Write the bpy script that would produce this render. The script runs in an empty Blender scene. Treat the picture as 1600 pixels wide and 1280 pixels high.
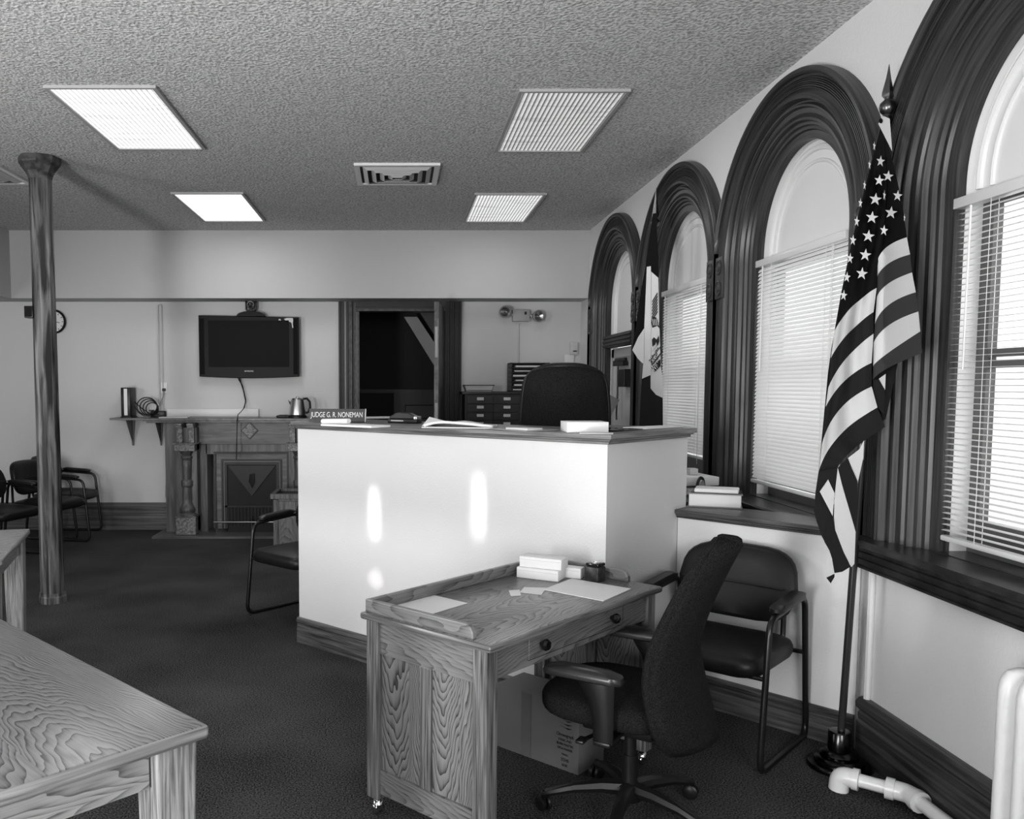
import bpy, bmesh, math, random
from mathutils import Vector, Matrix
random.seed(4)
sc = bpy.context.scene
COL = sc.collection
PI = math.pi

# ------------------------------------------------------------------ camera
FPX, XP, PITCH, YH, EYE = 1338.4, 620.83, .0742, 603.92, 1.5843
YP = YH + FPX*math.tan(PITCH); CP, SP = math.cos(PITCH), math.sin(PITCH)
cam = bpy.data.cameras.new('camera'); camo = bpy.data.objects.new('camera', cam); COL.objects.link(camo)
camo.location = (0, 0, EYE); camo.rotation_euler = (PI/2-PITCH, 0, 0)
cam.sensor_width = 36; cam.lens = 36*FPX/1600
cam.shift_x = (800-XP)/1600; cam.shift_y = (YP-640)/1600
cam.clip_start = .05
sc.camera = camo
sc.view_settings.view_transform = 'Standard'
sc.view_settings.look = 'None'
sc.view_settings.exposure = .22; sc.view_settings.gamma = .88

def _ray(u, v):
    a = (u-XP)/FPX; b = (YP-v)/FPX
    return a, CP+b*SP, b*CP-SP
def PZ(u, v, z):
    d = _ray(u, v); t = (z-EYE)/d[2]; return Vector((d[0]*t, d[1]*t, z))
def PY(u, v, y):
    d = _ray(u, v); t = y/d[1]; return Vector((d[0]*t, y, EYE+d[2]*t))
def PXW(u, v, x):
    d = _ray(u, v); t = x/d[0]; return Vector((x, d[1]*t, EYE+d[2]*t))

# ------------------------------------------------------------------ materials
def nm(name):
    m = bpy.data.materials.new(name); m.use_nodes = True
    nt = m.node_tree; b = nt.nodes['Principled BSDF']
    return m, nt, b, nt.nodes.new, nt.links.new
def g(v): return (v, v, v, 1)
def M(name, v, rough=.6, metal=0, spec=.5, bump=None, speck=None, emit=0):
    m, nt, b, N, L = nm(name)
    b.inputs['Base Color'].default_value = g(v); b.inputs['Roughness'].default_value = rough
    b.inputs['Metallic'].default_value = metal; b.inputs['Specular IOR Level'].default_value = spec
    tc = N('ShaderNodeTexCoord')
    if speck:
        sca, lo, hi = speck
        n = N('ShaderNodeTexNoise'); n.inputs['Scale'].default_value = sca; n.inputs['Detail'].default_value = 3
        L(tc.outputs['Object'], n.inputs['Vector'])
        r = N('ShaderNodeValToRGB'); r.color_ramp.elements[0].position = .38; r.color_ramp.elements[1].position = .62
        r.color_ramp.elements[0].color = g(lo); r.color_ramp.elements[1].color = g(hi)
        L(n.outputs['Fac'], r.inputs['Fac']); L(r.outputs['Color'], b.inputs['Base Color'])
    if bump:
        sca, st = bump
        n = N('ShaderNodeTexNoise'); n.inputs['Scale'].default_value = sca; n.inputs['Detail'].default_value = 2
        L(tc.outputs['Object'], n.inputs['Vector'])
        bp = N('ShaderNodeBump'); bp.inputs['Strength'].default_value = st; bp.inputs['Distance'].default_value = .01
        L(n.outputs['Fac'], bp.inputs['Height']); L(bp.outputs['Normal'], b.inputs['Normal'])
    if emit:
        b.inputs['Emission Color'].default_value = g(1); b.inputs['Emission Strength'].default_value = emit
    return m
def WOOD(name, dark, light, axis=0, rings=16, dist=3.2, rough=.35, off=(0, 0, 0), lens=.12, fine=.5, spec=.5):
    """flat-sawn timber: rings stretched along the grain axis + fine pores"""
    m, nt, b, N, L = nm(name)
    b.inputs['Roughness'].default_value = rough; b.inputs['Specular IOR Level'].default_value = spec
    tc = N('ShaderNodeTexCoord'); mp = N('ShaderNodeMapping')
    s = [1, 1, 1]; s[axis] = lens
    mp.inputs['Scale'].default_value = s; mp.inputs['Location'].default_value = off
    L(tc.outputs['Object'], mp.inputs['Vector'])
    nz = N('ShaderNodeTexNoise'); nz.inputs['Scale'].default_value = 2.2; nz.inputs['Detail'].default_value = 2
    L(mp.outputs['Vector'], nz.inputs['Vector'])
    mx = N('ShaderNodeVectorMath'); mx.operation = 'MULTIPLY_ADD'
    mx.inputs[1].default_value = (.3, .3, .3)
    L(nz.outputs['Color'], mx.inputs[0]); L(mp.outputs['Vector'], mx.inputs[2])
    w = N('ShaderNodeTexWave'); w.wave_type = 'RINGS'; w.rings_direction = 'XYZ'[axis]; w.wave_profile = 'SAW'
    w.inputs['Scale'].default_value = rings; w.inputs['Distortion'].default_value = dist
    w.inputs['Detail'].default_value = 2; w.inputs['Detail Scale'].default_value = 1.2
    L(mx.outputs['Vector'], w.inputs['Vector'])
    mp2 = N('ShaderNodeMapping'); s2 = [130, 130, 130]; s2[axis] = 3.5
    mp2.inputs['Scale'].default_value = s2
    L(tc.outputs['Object'], mp2.inputs['Vector'])
    n2 = N('ShaderNodeTexNoise'); n2.inputs['Scale'].default_value = 1; n2.inputs['Detail'].default_value = 2
    L(mp2.outputs['Vector'], n2.inputs['Vector'])
    mm = N('ShaderNodeMix'); mm.data_type = 'FLOAT'; mm.inputs['Factor'].default_value = fine
    L(w.outputs['Fac'], mm.inputs[2]); L(n2.outputs['Fac'], mm.inputs[3])
    r = N('ShaderNodeValToRGB'); e = r.color_ramp.elements
    e[0].position = .18; e[0].color = g(light); e[1].position = .82; e[1].color = g(dark)
    k = r.color_ramp.elements.new(.55); k.color = g(light*.62+dark*.38)
    L(mm.outputs[0], r.inputs['Fac']); L(r.outputs['Color'], b.inputs['Base Color'])
    bp = N('ShaderNodeBump'); bp.inputs['Strength'].default_value = .12; bp.inputs['Distance'].default_value = .002
    L(n2.outputs['Fac'], bp.inputs['Height']); L(bp.outputs['Normal'], b.inputs['Normal'])
    return m
def UVWOOD(name, dark, light, rough=.32, su=1.6, sv=22):
    m, nt, b, N, L = nm(name)
    b.inputs['Roughness'].default_value = rough
    uv = N('ShaderNodeUVMap'); mp = N('ShaderNodeMapping'); mp.inputs['Scale'].default_value = (su, sv, 1)
    L(uv.outputs['UV'], mp.inputs['Vector'])
    n = N('ShaderNodeTexNoise'); n.inputs['Scale'].default_value = 1; n.inputs['Detail'].default_value = 5; n.inputs['Roughness'].default_value = .65
    L(mp.outputs['Vector'], n.inputs['Vector'])
    r = N('ShaderNodeValToRGB'); e = r.color_ramp.elements
    e[0].position = .35; e[0].color = g(dark); e[1].position = .68; e[1].color = g(light)
    L(n.outputs['Fac'], r.inputs['Fac']); L(r.outputs['Color'], b.inputs['Base Color'])
    return m
def STREAK(name, dark, light, axis=2, rough=.4, s=28, lo=1.2, p=(.35, .7), rz=0):
    m, nt, b, N, L = nm(name)
    b.inputs['Roughness'].default_value = rough
    tc = N('ShaderNodeTexCoord'); mp = N('ShaderNodeMapping'); v = [s, s, s]; v[axis] = lo
    mp.inputs['Scale'].default_value = v
    m0 = N('ShaderNodeMapping'); m0.inputs['Rotation'].default_value = (0, 0, -rz)
    L(tc.outputs['Object'], m0.inputs['Vector']); L(m0.outputs['Vector'], mp.inputs['Vector'])
    n = N('ShaderNodeTexNoise'); n.inputs['Scale'].default_value = 1; n.inputs['Detail'].default_value = 4; n.inputs['Distortion'].default_value = .6
    L(mp.outputs['Vector'], n.inputs['Vector'])
    r = N('ShaderNodeValToRGB'); e = r.color_ramp.elements
    e[0].position = p[0]; e[0].color = g(dark); e[1].position = p[1]; e[1].color = g(light)
    L(n.outputs['Fac'], r.inputs['Fac']); L(r.outputs['Color'], b.inputs['Base Color'])
    return m
def GLASS(name):
    m, nt, b, N, L = nm(name)
    nt.nodes.remove(b)
    t = N('ShaderNodeBsdfTransparent'); t.inputs[0].default_value = g(.93)
    gl = N('ShaderNodeBsdfGlossy'); gl.inputs['Roughness'].default_value = .02
    mx = N('ShaderNodeMixShader'); mx.inputs[0].default_value = .07; L(t.outputs[0], mx.inputs[1]); L(gl.outputs[0], mx.inputs[2])
    L(mx.outputs[0], nt.nodes['Material Output'].inputs[0]); return m
def SLAT(name, v):
    m, nt, b, N, L = nm(name)
    nt.nodes.remove(b)
    d = N('ShaderNodeBsdfDiffuse'); d.inputs[0].default_value = g(v)
    t = N('ShaderNodeBsdfTranslucent'); t.inputs[0].default_value = g(v)
    gl = N('ShaderNodeBsdfGlossy'); gl.inputs['Roughness'].default_value = .3; gl.inputs[0].default_value = g(.9)
    mx = N('ShaderNodeMixShader'); mx.inputs[0].default_value = .12
    L(d.outputs[0], mx.inputs[1]); L(t.outputs[0], mx.inputs[2])
    m2 = N('ShaderNodeMixShader'); m2.inputs[0].default_value = .08
    L(mx.outputs[0], m2.inputs[1]); L(gl.outputs[0], m2.inputs[2])
    L(m2.outputs[0], nt.nodes['Material Output'].inputs[0]); return m
def LENS(name, lo, hi, stripes, gap):
    """ribbed light lens: glowing strips running along local Y with darker ribs"""
    m, nt, b, N, L = nm(name)
    tc = N('ShaderNodeTexCoord'); sp = N('ShaderNodeSeparateXYZ'); L(tc.outputs['Object'], sp.inputs[0])
    a = N('ShaderNodeMath'); a.operation = 'MULTIPLY'; a.inputs[1].default_value = stripes; L(sp.outputs[0], a.inputs[0])
    f = N('ShaderNodeMath'); f.operation = 'FRACT'; L(a.outputs[0], f.inputs[0])
    r = N('ShaderNodeValToRGB'); e = r.color_ramp.elements
    e[0].position = 0; e[0].color = g(lo); e[1].position = gap; e[1].color = g(hi); r.color_ramp.interpolation = 'EASE'
    L(f.outputs[0], r.inputs['Fac'])
    n = N('ShaderNodeTexNoise'); n.inputs['Scale'].default_value = 1
    mp = N('ShaderNodeMapping'); mp.inputs['Scale'].default_value = (2.5, 22, 1)
    L(tc.outputs['Object'], mp.inputs[0]); L(mp.outputs[0], n.inputs['Vector'])
    r2 = N('ShaderNodeValToRGB'); r2.color_ramp.elements[0].position = .3; r2.color_ramp.elements[0].color = g(.72)
    r2.color_ramp.elements[1].position = .5; r2.color_ramp.elements[1].color = g(1)
    L(n.outputs['Fac'], r2.inputs['Fac'])
    mm = N('ShaderNodeMix'); mm.data_type = 'RGBA'; mm.blend_type = 'MULTIPLY'; mm.inputs['Factor'].default_value = 1
    L(r.outputs['Color'], mm.inputs[6]); L(r2.outputs['Color'], mm.inputs[7])
    b.inputs['Base Color'].default_value = g(.08); b.inputs['Roughness'].default_value = .4
    L(mm.outputs[2], b.inputs['Emission Color']); b.inputs['Emission Strength'].default_value = 1
    return m
def CARPET():
    m, nt, b, N, L = nm('carpet')
    b.inputs['Roughness'].default_value = 1; b.inputs['Specular IOR Level'].default_value = .1
    tc = N('ShaderNodeTexCoord')
    n = N('ShaderNodeTexNoise'); n.inputs['Scale'].default_value = 150; n.inputs['Detail'].default_value = 2; L(tc.outputs['Object'], n.inputs['Vector'])
    n2 = N('ShaderNodeTexNoise'); n2.inputs['Scale'].default_value = 1.3; n2.inputs['Detail'].default_value = 3; L(tc.outputs['Object'], n2.inputs['Vector'])
    mm = N('ShaderNodeMix'); mm.data_type = 'FLOAT'; mm.inputs['Factor'].default_value = .22
    L(n.outputs['Fac'], mm.inputs[2]); L(n2.outputs['Fac'], mm.inputs[3])
    r = N('ShaderNodeValToRGB'); e = r.color_ramp.elements
    e[0].position = .37; e[0].color = g(.007); e[1].position = .62; e[1].color = g(.135)
    L(mm.outputs[0], r.inputs['Fac']); L(r.outputs['Color'], b.inputs['Base Color'])
    bp = N('ShaderNodeBump'); bp.inputs['Strength'].default_value = .6; bp.inputs['Distance'].default_value = .006
    L(n.outputs['Fac'], bp.inputs['Height']); L(bp.outputs['Normal'], b.inputs['Normal'])
    return m
def POPCORN():
    m, nt, b, N, L = nm('popcorn_plaster')
    b.inputs['Roughness'].default_value = .95; b.inputs['Specular IOR Level'].default_value = .1
    tc = N('ShaderNodeTexCoord')
    n = N('ShaderNodeTexNoise'); n.inputs['Scale'].default_value = 62; n.inputs['Detail'].default_value = 3; L(tc.outputs['Object'], n.inputs['Vector'])
    r = N('ShaderNodeValToRGB'); e = r.color_ramp.elements
    e[0].position = .34; e[0].color = g(.40); e[1].position = .58; e[1].color = g(.74)
    L(n.outputs['Fac'], r.inputs['Fac']); L(r.outputs['Color'], b.inputs['Base Color'])
    bp = N('ShaderNodeBump'); bp.inputs['Strength'].default_value = .9; bp.inputs['Distance'].default_value = .012
    L(n.outputs['Fac'], bp.inputs['Height']); L(bp.outputs['Normal'], b.inputs['Normal'])
    return m
def BRICK():
    m, nt, b, N, L = nm('pale_brick')
    tc = N('ShaderNodeTexCoord'); mp = N('ShaderNodeMapping'); mp.inputs['Rotation'].default_value = (PI/2, 0, PI/2)
    sx = N('ShaderNodeSeparateXYZ'); cb = N('ShaderNodeCombineXYZ')
    L(tc.outputs['Object'], sx.inputs[0]); L(sx.outputs[1], cb.inputs[0]); L(sx.outputs[2], cb.inputs[1])
    t = N('ShaderNodeTexBrick'); t.inputs['Scale'].default_value = 1; t.inputs['Brick Width'].default_value = .42; t.inputs['Row Height'].default_value = .16
    t.inputs['Mortar Size'].default_value = .012; t.inputs['Color1'].default_value = g(.80); t.inputs['Color2'].default_value = g(.74); t.inputs['Mortar'].default_value = g(.86)
    L(cb.outputs[0], t.inputs['Vector']); L(t.outputs['Color'], b.inputs['Base Color'])
    b.inputs['Roughness'].default_value = .9
    return m

def CATH(name, dark, light, along=0, across=1, bw=.2, A=9, K=26, N=.05, rough=.34, fine=.4, lo=.5, seed=0):
    """cathedral oak: nested parabolic growth rings, board by board, plus open pores"""
    m, nt, b, N_, L = nm(name)
    b.inputs['Roughness'].default_value = rough
    tc = N_('ShaderNodeTexCoord'); sx = N_('ShaderNodeSeparateXYZ'); L(tc.outputs['Object'], sx.inputs[0])
    def mth(op, x, y=None, z=None):
        q = N_('ShaderNodeMath'); q.operation = op
        for k, v in enumerate((x, y, z)):
            if v is None: continue
            if isinstance(v, (int, float)): q.inputs[k].default_value = v
            else: L(v, q.inputs[k])
        return q.outputs[0]
    al, ac = sx.outputs[along], sx.outputs[across]
    t = mth('DIVIDE', mth('ADD', ac, seed*.037), bw); fl = mth('FLOOR', t)
    rnd = mth('FRACT', mth('MULTIPLY', mth('SINE', mth('MULTIPLY_ADD', fl, 12.9898, seed)), 43758.5453))
    c = mth('MULTIPLY', mth('SUBTRACT', mth('SUBTRACT', t, fl), mth('MULTIPLY_ADD', rnd, .5, .25)), bw)
    sgn = mth('SUBTRACT', mth('MULTIPLY', mth('GREATER_THAN', rnd, .5), 2), 1)
    cb = N_('ShaderNodeCombineXYZ'); L(mth('MULTIPLY', al, 2.2), cb.inputs[0]); L(mth('MULTIPLY', ac, 7), cb.inputs[1]); L(mth('MULTIPLY', rnd, 9), cb.inputs[2])
    n = N_('ShaderNodeTexNoise'); n.inputs['Scale'].default_value = 1; n.inputs['Detail'].default_value = 3; L(cb.outputs[0], n.inputs['Vector'])
    v = mth('ADD', mth('MULTIPLY', mth('MULTIPLY', c, c), A), mth('MULTIPLY', mth('MULTIPLY', al, sgn), lo))
    v = mth('ADD', v, mth('MULTIPLY', n.outputs['Fac'], N*6))
    v = mth('FRACT', mth('MULTIPLY', mth('ADD', v, rnd), K))
    v = mth('POWER', v, 1.6)
    mp2 = N_('ShaderNodeMapping'); s2 = [170, 170, 170]; s2[along] = 7
    mp2.inputs['Scale'].default_value = s2; L(tc.outputs['Object'], mp2.inputs['Vector'])
    n2 = N_('ShaderNodeTexNoise'); n2.inputs['Scale'].default_value = 1; n2.inputs['Detail'].default_value = 2; L(mp2.outputs['Vector'], n2.inputs['Vector'])
    # pores cluster in the dark half of each ring
    pr = mth('MULTIPLY', mth('SUBTRACT', n2.outputs['Fac'], .35), 1.6)
    mix = mth('ADD', mth('MULTIPLY', v, 1-fine), mth('MULTIPLY', pr, fine))
    r = N_('ShaderNodeValToRGB'); e = r.color_ramp.elements
    e[0].position = .06; e[0].color = g(light); e[1].position = .74; e[1].color = g(dark)
    k = e.new(.42); k.color = g(light*.66+dark*.34)
    L(mix, r.inputs['Fac']); L(r.outputs['Color'], b.inputs['Base Color'])
    return m

m_soffit = M('painted_plaster_shaded', .52, .7, spec=.2, bump=(90, .1))  # wall paint in a darker tone, the soffit's weaker light painted in
m_wall = M('painted_plaster', .66, .7, spec=.25, bump=(90, .10))
m_white = M('white_plaster', .75, .65, spec=.25, bump=(110, .16))
m_ceil = POPCORN()
m_carpet = CARPET()
m_black = M('black_plastic', .012, .38)
m_blackgloss = M('black_gloss', .008, .12)
m_tvbody = M('television_plastic', .006, .4, spec=.18)
m_screen = M('dark_screen', .007, .5, spec=.12)
m_fabric = M('black_fabric', .014, .85, spec=.15, bump=(420, .3))
m_mesh = M('dark_woven_fabric', .016, .85, spec=.12, speck=(330, .006, .032), bump=(330, .4))
m_leather = M('black_vinyl', .012, .42, spec=.45, bump=(60, .06))
m_tube = M('black_steel_tube', .012, .28, spec=.6)
m_paint = M('white_paint', .78, .4)
m_metalwhite = M('white_enamel', .76, .3)
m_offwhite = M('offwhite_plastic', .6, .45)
m_grey = M('grey_metal', .3, .4)
m_steel = M('brushed_steel', .55, .28, metal=1)
m_chrome = M('chrome', .7, .12, metal=1)
m_brassdark = M('dark_brass', .16, .3, metal=1)
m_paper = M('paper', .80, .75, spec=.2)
m_paper2 = M('paper_greyer', .62, .75, spec=.2)  # greyer paper tone, used for the ground and tape roll too
m_card = M('cardboard', .20, .8, spec=.15)
m_darkpanel = M('dark_wainscot', .018, .45)
m_ink = M('ink', .01, .6)
m_white_ink = M('white_lettering', .82, .6)
m_glass = GLASS('window_glass')
m_brick = BRICK()
m_slat = SLAT('blind_slat', .85)
m_radiator = M('radiator_enamel', .76, .32, bump=(26, .35))
m_oak_x = CATH('oak_x', .055, .27, 0, 1, .16, 16, 30, .05, .30, .45, .4, 3)
m_oak_xz = CATH('oak_front', .05, .23, 0, 2, .15, 18, 26, .05, .34, .5, .35, 9)
m_oak_y = CATH('oak_y', .055, .25, 1, 2, .13, 20, 26, .05, .36, .55, .35, 5)
m_oak_z = CATH('oak_z', .05, .22, 2, 0, .2, 14, 24, .05, .36, .5, .5, 7)
m_oakpale_x = CATH('oak_pale_x', .12, .40, 0, 2, .14, 20, 24, .05, .34, .4, .35, 11)
m_oakpale_y = CATH('oak_pale_y', .12, .40, 1, 2, .14, 20, 24, .05, .34, .4, .35, 13)
m_edge_x = STREAK('oak_edge_x', .16, .40, 0, .3, 90, 3, (.34, .64))
m_edge_y = STREAK('oak_edge_y', .16, .40, 1, .3, 90, 3, (.34, .64))
m_dedge_x = STREAK('desk_edge_x', .07, .24, 0, .28, 90, 3, (.34, .64))
m_dedge_y = STREAK('desk_edge_y', .07, .24, 1, .28, 90, 3, (.34, .64))
m_oakpale_z = STREAK('oak_pale_z', .16, .44, 2, .4, 120, 5, (.34, .62))
m_oakleg_z = STREAK('oak_leg', .055, .25, 2, .38, 130, 4, (.34, .64))
m_oakpanel = CATH('oak_panel', .045, .27, 2, 1, .233, 22, 24, .085, .36, .34, .75, 2)
m_oaktrim = STREAK('oak_trim', .05, .19, 0, .4, 80, 3, (.34, .66), -.75)
m_oaktrim2 = STREAK('oak_trim_turned', .05, .19, 0, .4, 80, 3, (.34, .66), .80)
m_base_half = STREAK('half_wall_baseboard', .035, .14, 0, .4, 70, 3, (.36, .68), -.84)
m_case = UVWOOD('dark_stained_wood', .018, .085, .36, 1.8, 26)
m_base_dark = STREAK('dark_baseboard_y', .025, .10, 1, .38, 60, 1.5)
m_base_x = STREAK('baseboard_x', .045, .17, 0, .4, 40, 1.2)
m_column = STREAK('grained_column', .012, .20, 2, .5, 30, 2.0, (.40, .66))
m_mantel = STREAK('mantel_wood', .085, .19, 0, .35, 26, 2.2)
m_mantelz = STREAK('mantel_wood_z', .07, .18, 2, .35, 26, 2.2)
m_marble = M('mottled_stone', .2, .35, speck=(45, .10, .27))
m_iron = M('cast_iron', .02, .4)
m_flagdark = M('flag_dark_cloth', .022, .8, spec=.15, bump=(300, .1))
m_flagnavy = M('flag_canton_cloth', .008, .8, spec=.15, bump=(300, .1))
m_flagwhite = M('flag_white_cloth', .62, .8, spec=.15, bump=(300, .1))
m_flagredlit = M('flag_red_cloth_lit', .055, .8, spec=.15, bump=(300, .1))  # same red cloth in a lighter tone, painting the right panel as lit
m_polewood = M('dark_pole_wood', .035, .22, spec=.6)

# ------------------------------------------------------------------ geometry helpers
class B:
    def __init__(s): s.bm = bmesh.new(); s.uvl = None
    def _mark(s, fs, mi):
        for f in fs: f.material_index = mi
    def box(s, c, d, rz=0, bev=0, mi=0, rot=None, seg=2):
        mt = Matrix.Translation(c) @ (rot.to_4x4() if rot else Matrix.Rotation(rz, 4, 'Z')) @ Matrix.Diagonal((d[0], d[1], d[2], 1))
        r = bmesh.ops.create_cube(s.bm, size=1, matrix=mt); vs = r['verts']
        fs = list({f for v in vs for f in v.link_faces}); s._mark(fs, mi)
        if bev:
            es = list({e for v in vs for e in v.link_edges})
            r = bmesh.ops.bevel(s.bm, geom=es, offset=bev, segments=seg, affect='EDGES', profile=.5)
            s._mark(r['faces'], mi)
        return s
    def rings(s, rings, close=True, caps=True, mi=0, loop=False):
        vv = [[s.bm.verts.new(p) for p in r] for r in rings]
        n = len(vv[0]); R = len(vv)
        for i in range(R if loop else R-1):
            a, b = vv[i], vv[(i+1) % R]
            for j in range(n if close else n-1):
                k = (j+1) % n
                try: s.bm.faces.new((a[j], a[k], b[k], b[j])).material_index = mi
                except ValueError: pass
        if caps and not loop and n > 2:
            try:
                s.bm.faces.new(vv[0][::-1]).material_index = mi; s.bm.faces.new(vv[-1]).material_index = mi
            except ValueError: pass
        return vv
    def tube(s, pts, r, seg=10, loop=False, mi=0, flat=1.0):
        P = [Vector(p) for p in pts]; n = len(P)
        rr = r if isinstance(r, (list, tuple)) else [r]*n
        T = []
        for i in range(n):
            if loop: t = P[(i+1) % n]-P[i-1]
            else: t = P[min(i+1, n-1)]-P[max(i-1, 0)]
            T.append(t.normalized())
        up = Vector((0, 0, 1)) if abs(T[0].z) < .9 else Vector((1, 0, 0))
        a = T[0].cross(up).normalized(); rings = []
        for i in range(n):
            a = (a-T[i]*a.dot(T[i])).normalized(); b = T[i].cross(a)
            rings.append([P[i]+(a*math.cos(2*PI*k/seg)+b*math.sin(2*PI*k/seg)*flat)*rr[i] for k in range(seg)])
        s.rings(rings, loop=loop, mi=mi); return s
    def lathe(s, prof, c=(0, 0, 0), seg=24, mi=0, axis='Z', rot=0, caps=True):
        c = Vector(c); rings = []
        for r, h in prof:
            r = max(r, 1e-4); q = []
            for k in range(seg):
                x, y = r*math.cos(2*PI*k/seg+rot), r*math.sin(2*PI*k/seg+rot)
                q.append(c+(Vector((x, y, h)) if axis == 'Z' else Vector((x, h, -y)) if axis == 'Y' else Vector((h, x, y))))
            rings.append(q)
        s.rings(rings, mi=mi, caps=caps); return s
    def prism(s, poly, z0, z1, mi=0):
        s.rings([[Vector((x, y, z0)) for x, y in poly], [Vector((x, y, z1)) for x, y in poly]], mi=mi); return s
    def extr(s, poly, vec, mi=0):
        P = [Vector(p) for p in poly]; v = Vector(vec)
        s.rings([P, [p+v for p in P]], mi=mi); return s
    def poly(s, pts, mi=0):
        f = s.bm.faces.new([s.bm.verts.new(p) for p in pts]); f.material_index = mi; return s
    def grid(s, fn, nu, nv, mi=0, mif=None, loopu=False):
        vv = [[s.bm.verts.new(fn(i/nu, j/nv)) for j in range(nv+1)] for i in range(nu if loopu else nu+1)]
        for i in range(nu):
            for j in range(nv):
                a, b = vv[i], vv[(i+1) % len(vv)]
                f = s.bm.faces.new((a[j], b[j], b[j+1], a[j+1]))
                f.material_index = mif((i+.5)/nu, (j+.5)/nv) if mif else mi
        return s
    def edge_mats(s):
        s.bm.normal_update()
        for f in s.bm.faces:
            if abs(f.normal.z) < .93: f.material_index = 1 if abs(f.normal.y) > abs(f.normal.x) else 2
        return s
    def obj(s, name, mats, parent=None, smooth=True, loc=None, rz=0, bev=0, ang=.7, solid=0, sub=0, fixn=True):
        if fixn: bmesh.ops.recalc_face_normals(s.bm, faces=s.bm.faces[:])
        me = bpy.data.meshes.new(name); s.bm.to_mesh(me); s.bm.free()
        for m in (mats if isinstance(mats, (list, tuple)) else [mats]): me.materials.append(m)
        if smooth:
            me.polygons.foreach_set('use_smooth', [True]*len(me.polygons)); me.set_sharp_from_angle(angle=ang)
        o = bpy.data.objects.new(name, me); COL.objects.link(o)
        if parent: o.parent = parent
        if loc is not None: o.location = loc
        o.rotation_euler.z = rz
        if solid:
            k = o.modifiers.new('thickness', 'SOLIDIFY'); k.thickness = solid; k.offset = 0
        if bev:
            k = o.modifiers.new('bevel', 'BEVEL'); k.width = bev; k.segments = 2; k.limit_method = 'ANGLE'; k.angle_limit = .6
        if sub:
            k = o.modifiers.new('sub', 'SUBSURF'); k.levels = sub; k.render_levels = sub
        return o
def tag(o, label, cat, group=None, kind=None):
    o['label'] = label; o['category'] = cat
    if group: o['group'] = group
    if kind: o['kind'] = kind
    return o
def thing(name, label, cat, loc=(0, 0, 0), rz=0, group=None):
    o = bpy.data.objects.new(name, None); COL.objects.link(o); o.empty_display_size = .1
    o.location = loc; o.rotation_euler.z = rz
    return tag(o, label, cat, group)
def struct(o, label=None):
    o['kind'] = 'structure'
    if label: o['label'] = label
    return o
def sroot(name, loc=(0, 0, 0)):
    o = bpy.data.objects.new(name, None); COL.objects.link(o); o.location = loc; o['kind'] = 'structure'; return o
def dup(root, loc, rz, label, group=None):
    r = root.copy(); COL.objects.link(r); r.location = loc; r.rotation_euler.z = rz; r['label'] = label
    if group: r['group'] = group
    for ch in list(root.children):
        c = ch.copy(); COL.objects.link(c); c.parent = r
        for gch in list(ch.children):
            d = gch.copy(); COL.objects.link(d); d.parent = c
    return r
def text(name, body, mat, size, parent, loc, rot, extr=.001, sx=1, align='CENTER'):
    cu = bpy.data.curves.new(name, 'FONT'); cu.body = body; cu.size = size; cu.extrude = extr; cu.align_x = align; cu.align_y = 'CENTER'
    t = bpy.data.objects.new('tmp', cu); COL.objects.link(t)
    dg = bpy.context.evaluated_depsgraph_get(); me = bpy.data.meshes.new_from_object(t.evaluated_get(dg))
    bpy.data.objects.remove(t); me.materials.clear(); me.materials.append(mat)
    o = bpy.data.objects.new(name, me); COL.objects.link(o); o.parent = parent
    o.location = loc; o.rotation_euler = rot; o.scale = (sx, 1, 1); return o
def rr(w, d, r, n=5):
    """rounded rectangle outline"""
    o = []
    for cx, cy, a in ((w/2-r, d/2-r, 0), (-w/2+r, d/2-r, PI/2), (-w/2+r, -d/2+r, PI), (w/2-r, -d/2+r, 1.5*PI)):
        for k in range(n+1): o.append((cx+r*math.cos(a+k*PI/2/n), cy+r*math.sin(a+k*PI/2/n)))
    return o
def cushion(b, w, d, h, r, c=(0, 0, 0), crown=.012, mi=0):
    c = Vector(c); R = []
    for k, (s_, z) in enumerate([(.90, 0), (.97, .12), (1, .35), (1, .65), (.97, .88), (.90, 1), (.6, 1+crown/h), (.25, 1+1.3*crown/h)]):
        R.append([c+Vector((x*s_, y*s_, h*z)) for x, y in rr(w, d, r)])
    b.rings(R, mi=mi); return b

# ------------------------------------------------------------------ room shell
WX, CEIL, YS, YB = 2.004, 3.206, 9.0575, 9.438
XL, YF = -5.6, -2.6
struct(B().box(((XL+WX)/2+.2, (YF+12.4)/2, -.05), (WX-XL+1.0, 12.4-YF, .1)).obj('floor', m_carpet, smooth=False), 'dark speckled carpet floor')
struct(B().box(((XL+WX)/2, (YF+YB)/2, CEIL+.05), (WX-XL, YB-YF, .1)).obj('ceiling', m_ceil, smooth=False), 'grey popcorn textured ceiling')
struct(B().box((XL-.05, (YF+YB)/2, CEIL/2), (.1, YB-YF, CEIL)).obj('wall_left', m_wall, smooth=False))
struct(B().box(((XL+WX)/2, YF-.05, CEIL/2), (WX-XL, .1, CEIL)).obj('wall_front', m_wall, smooth=False))
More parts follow.
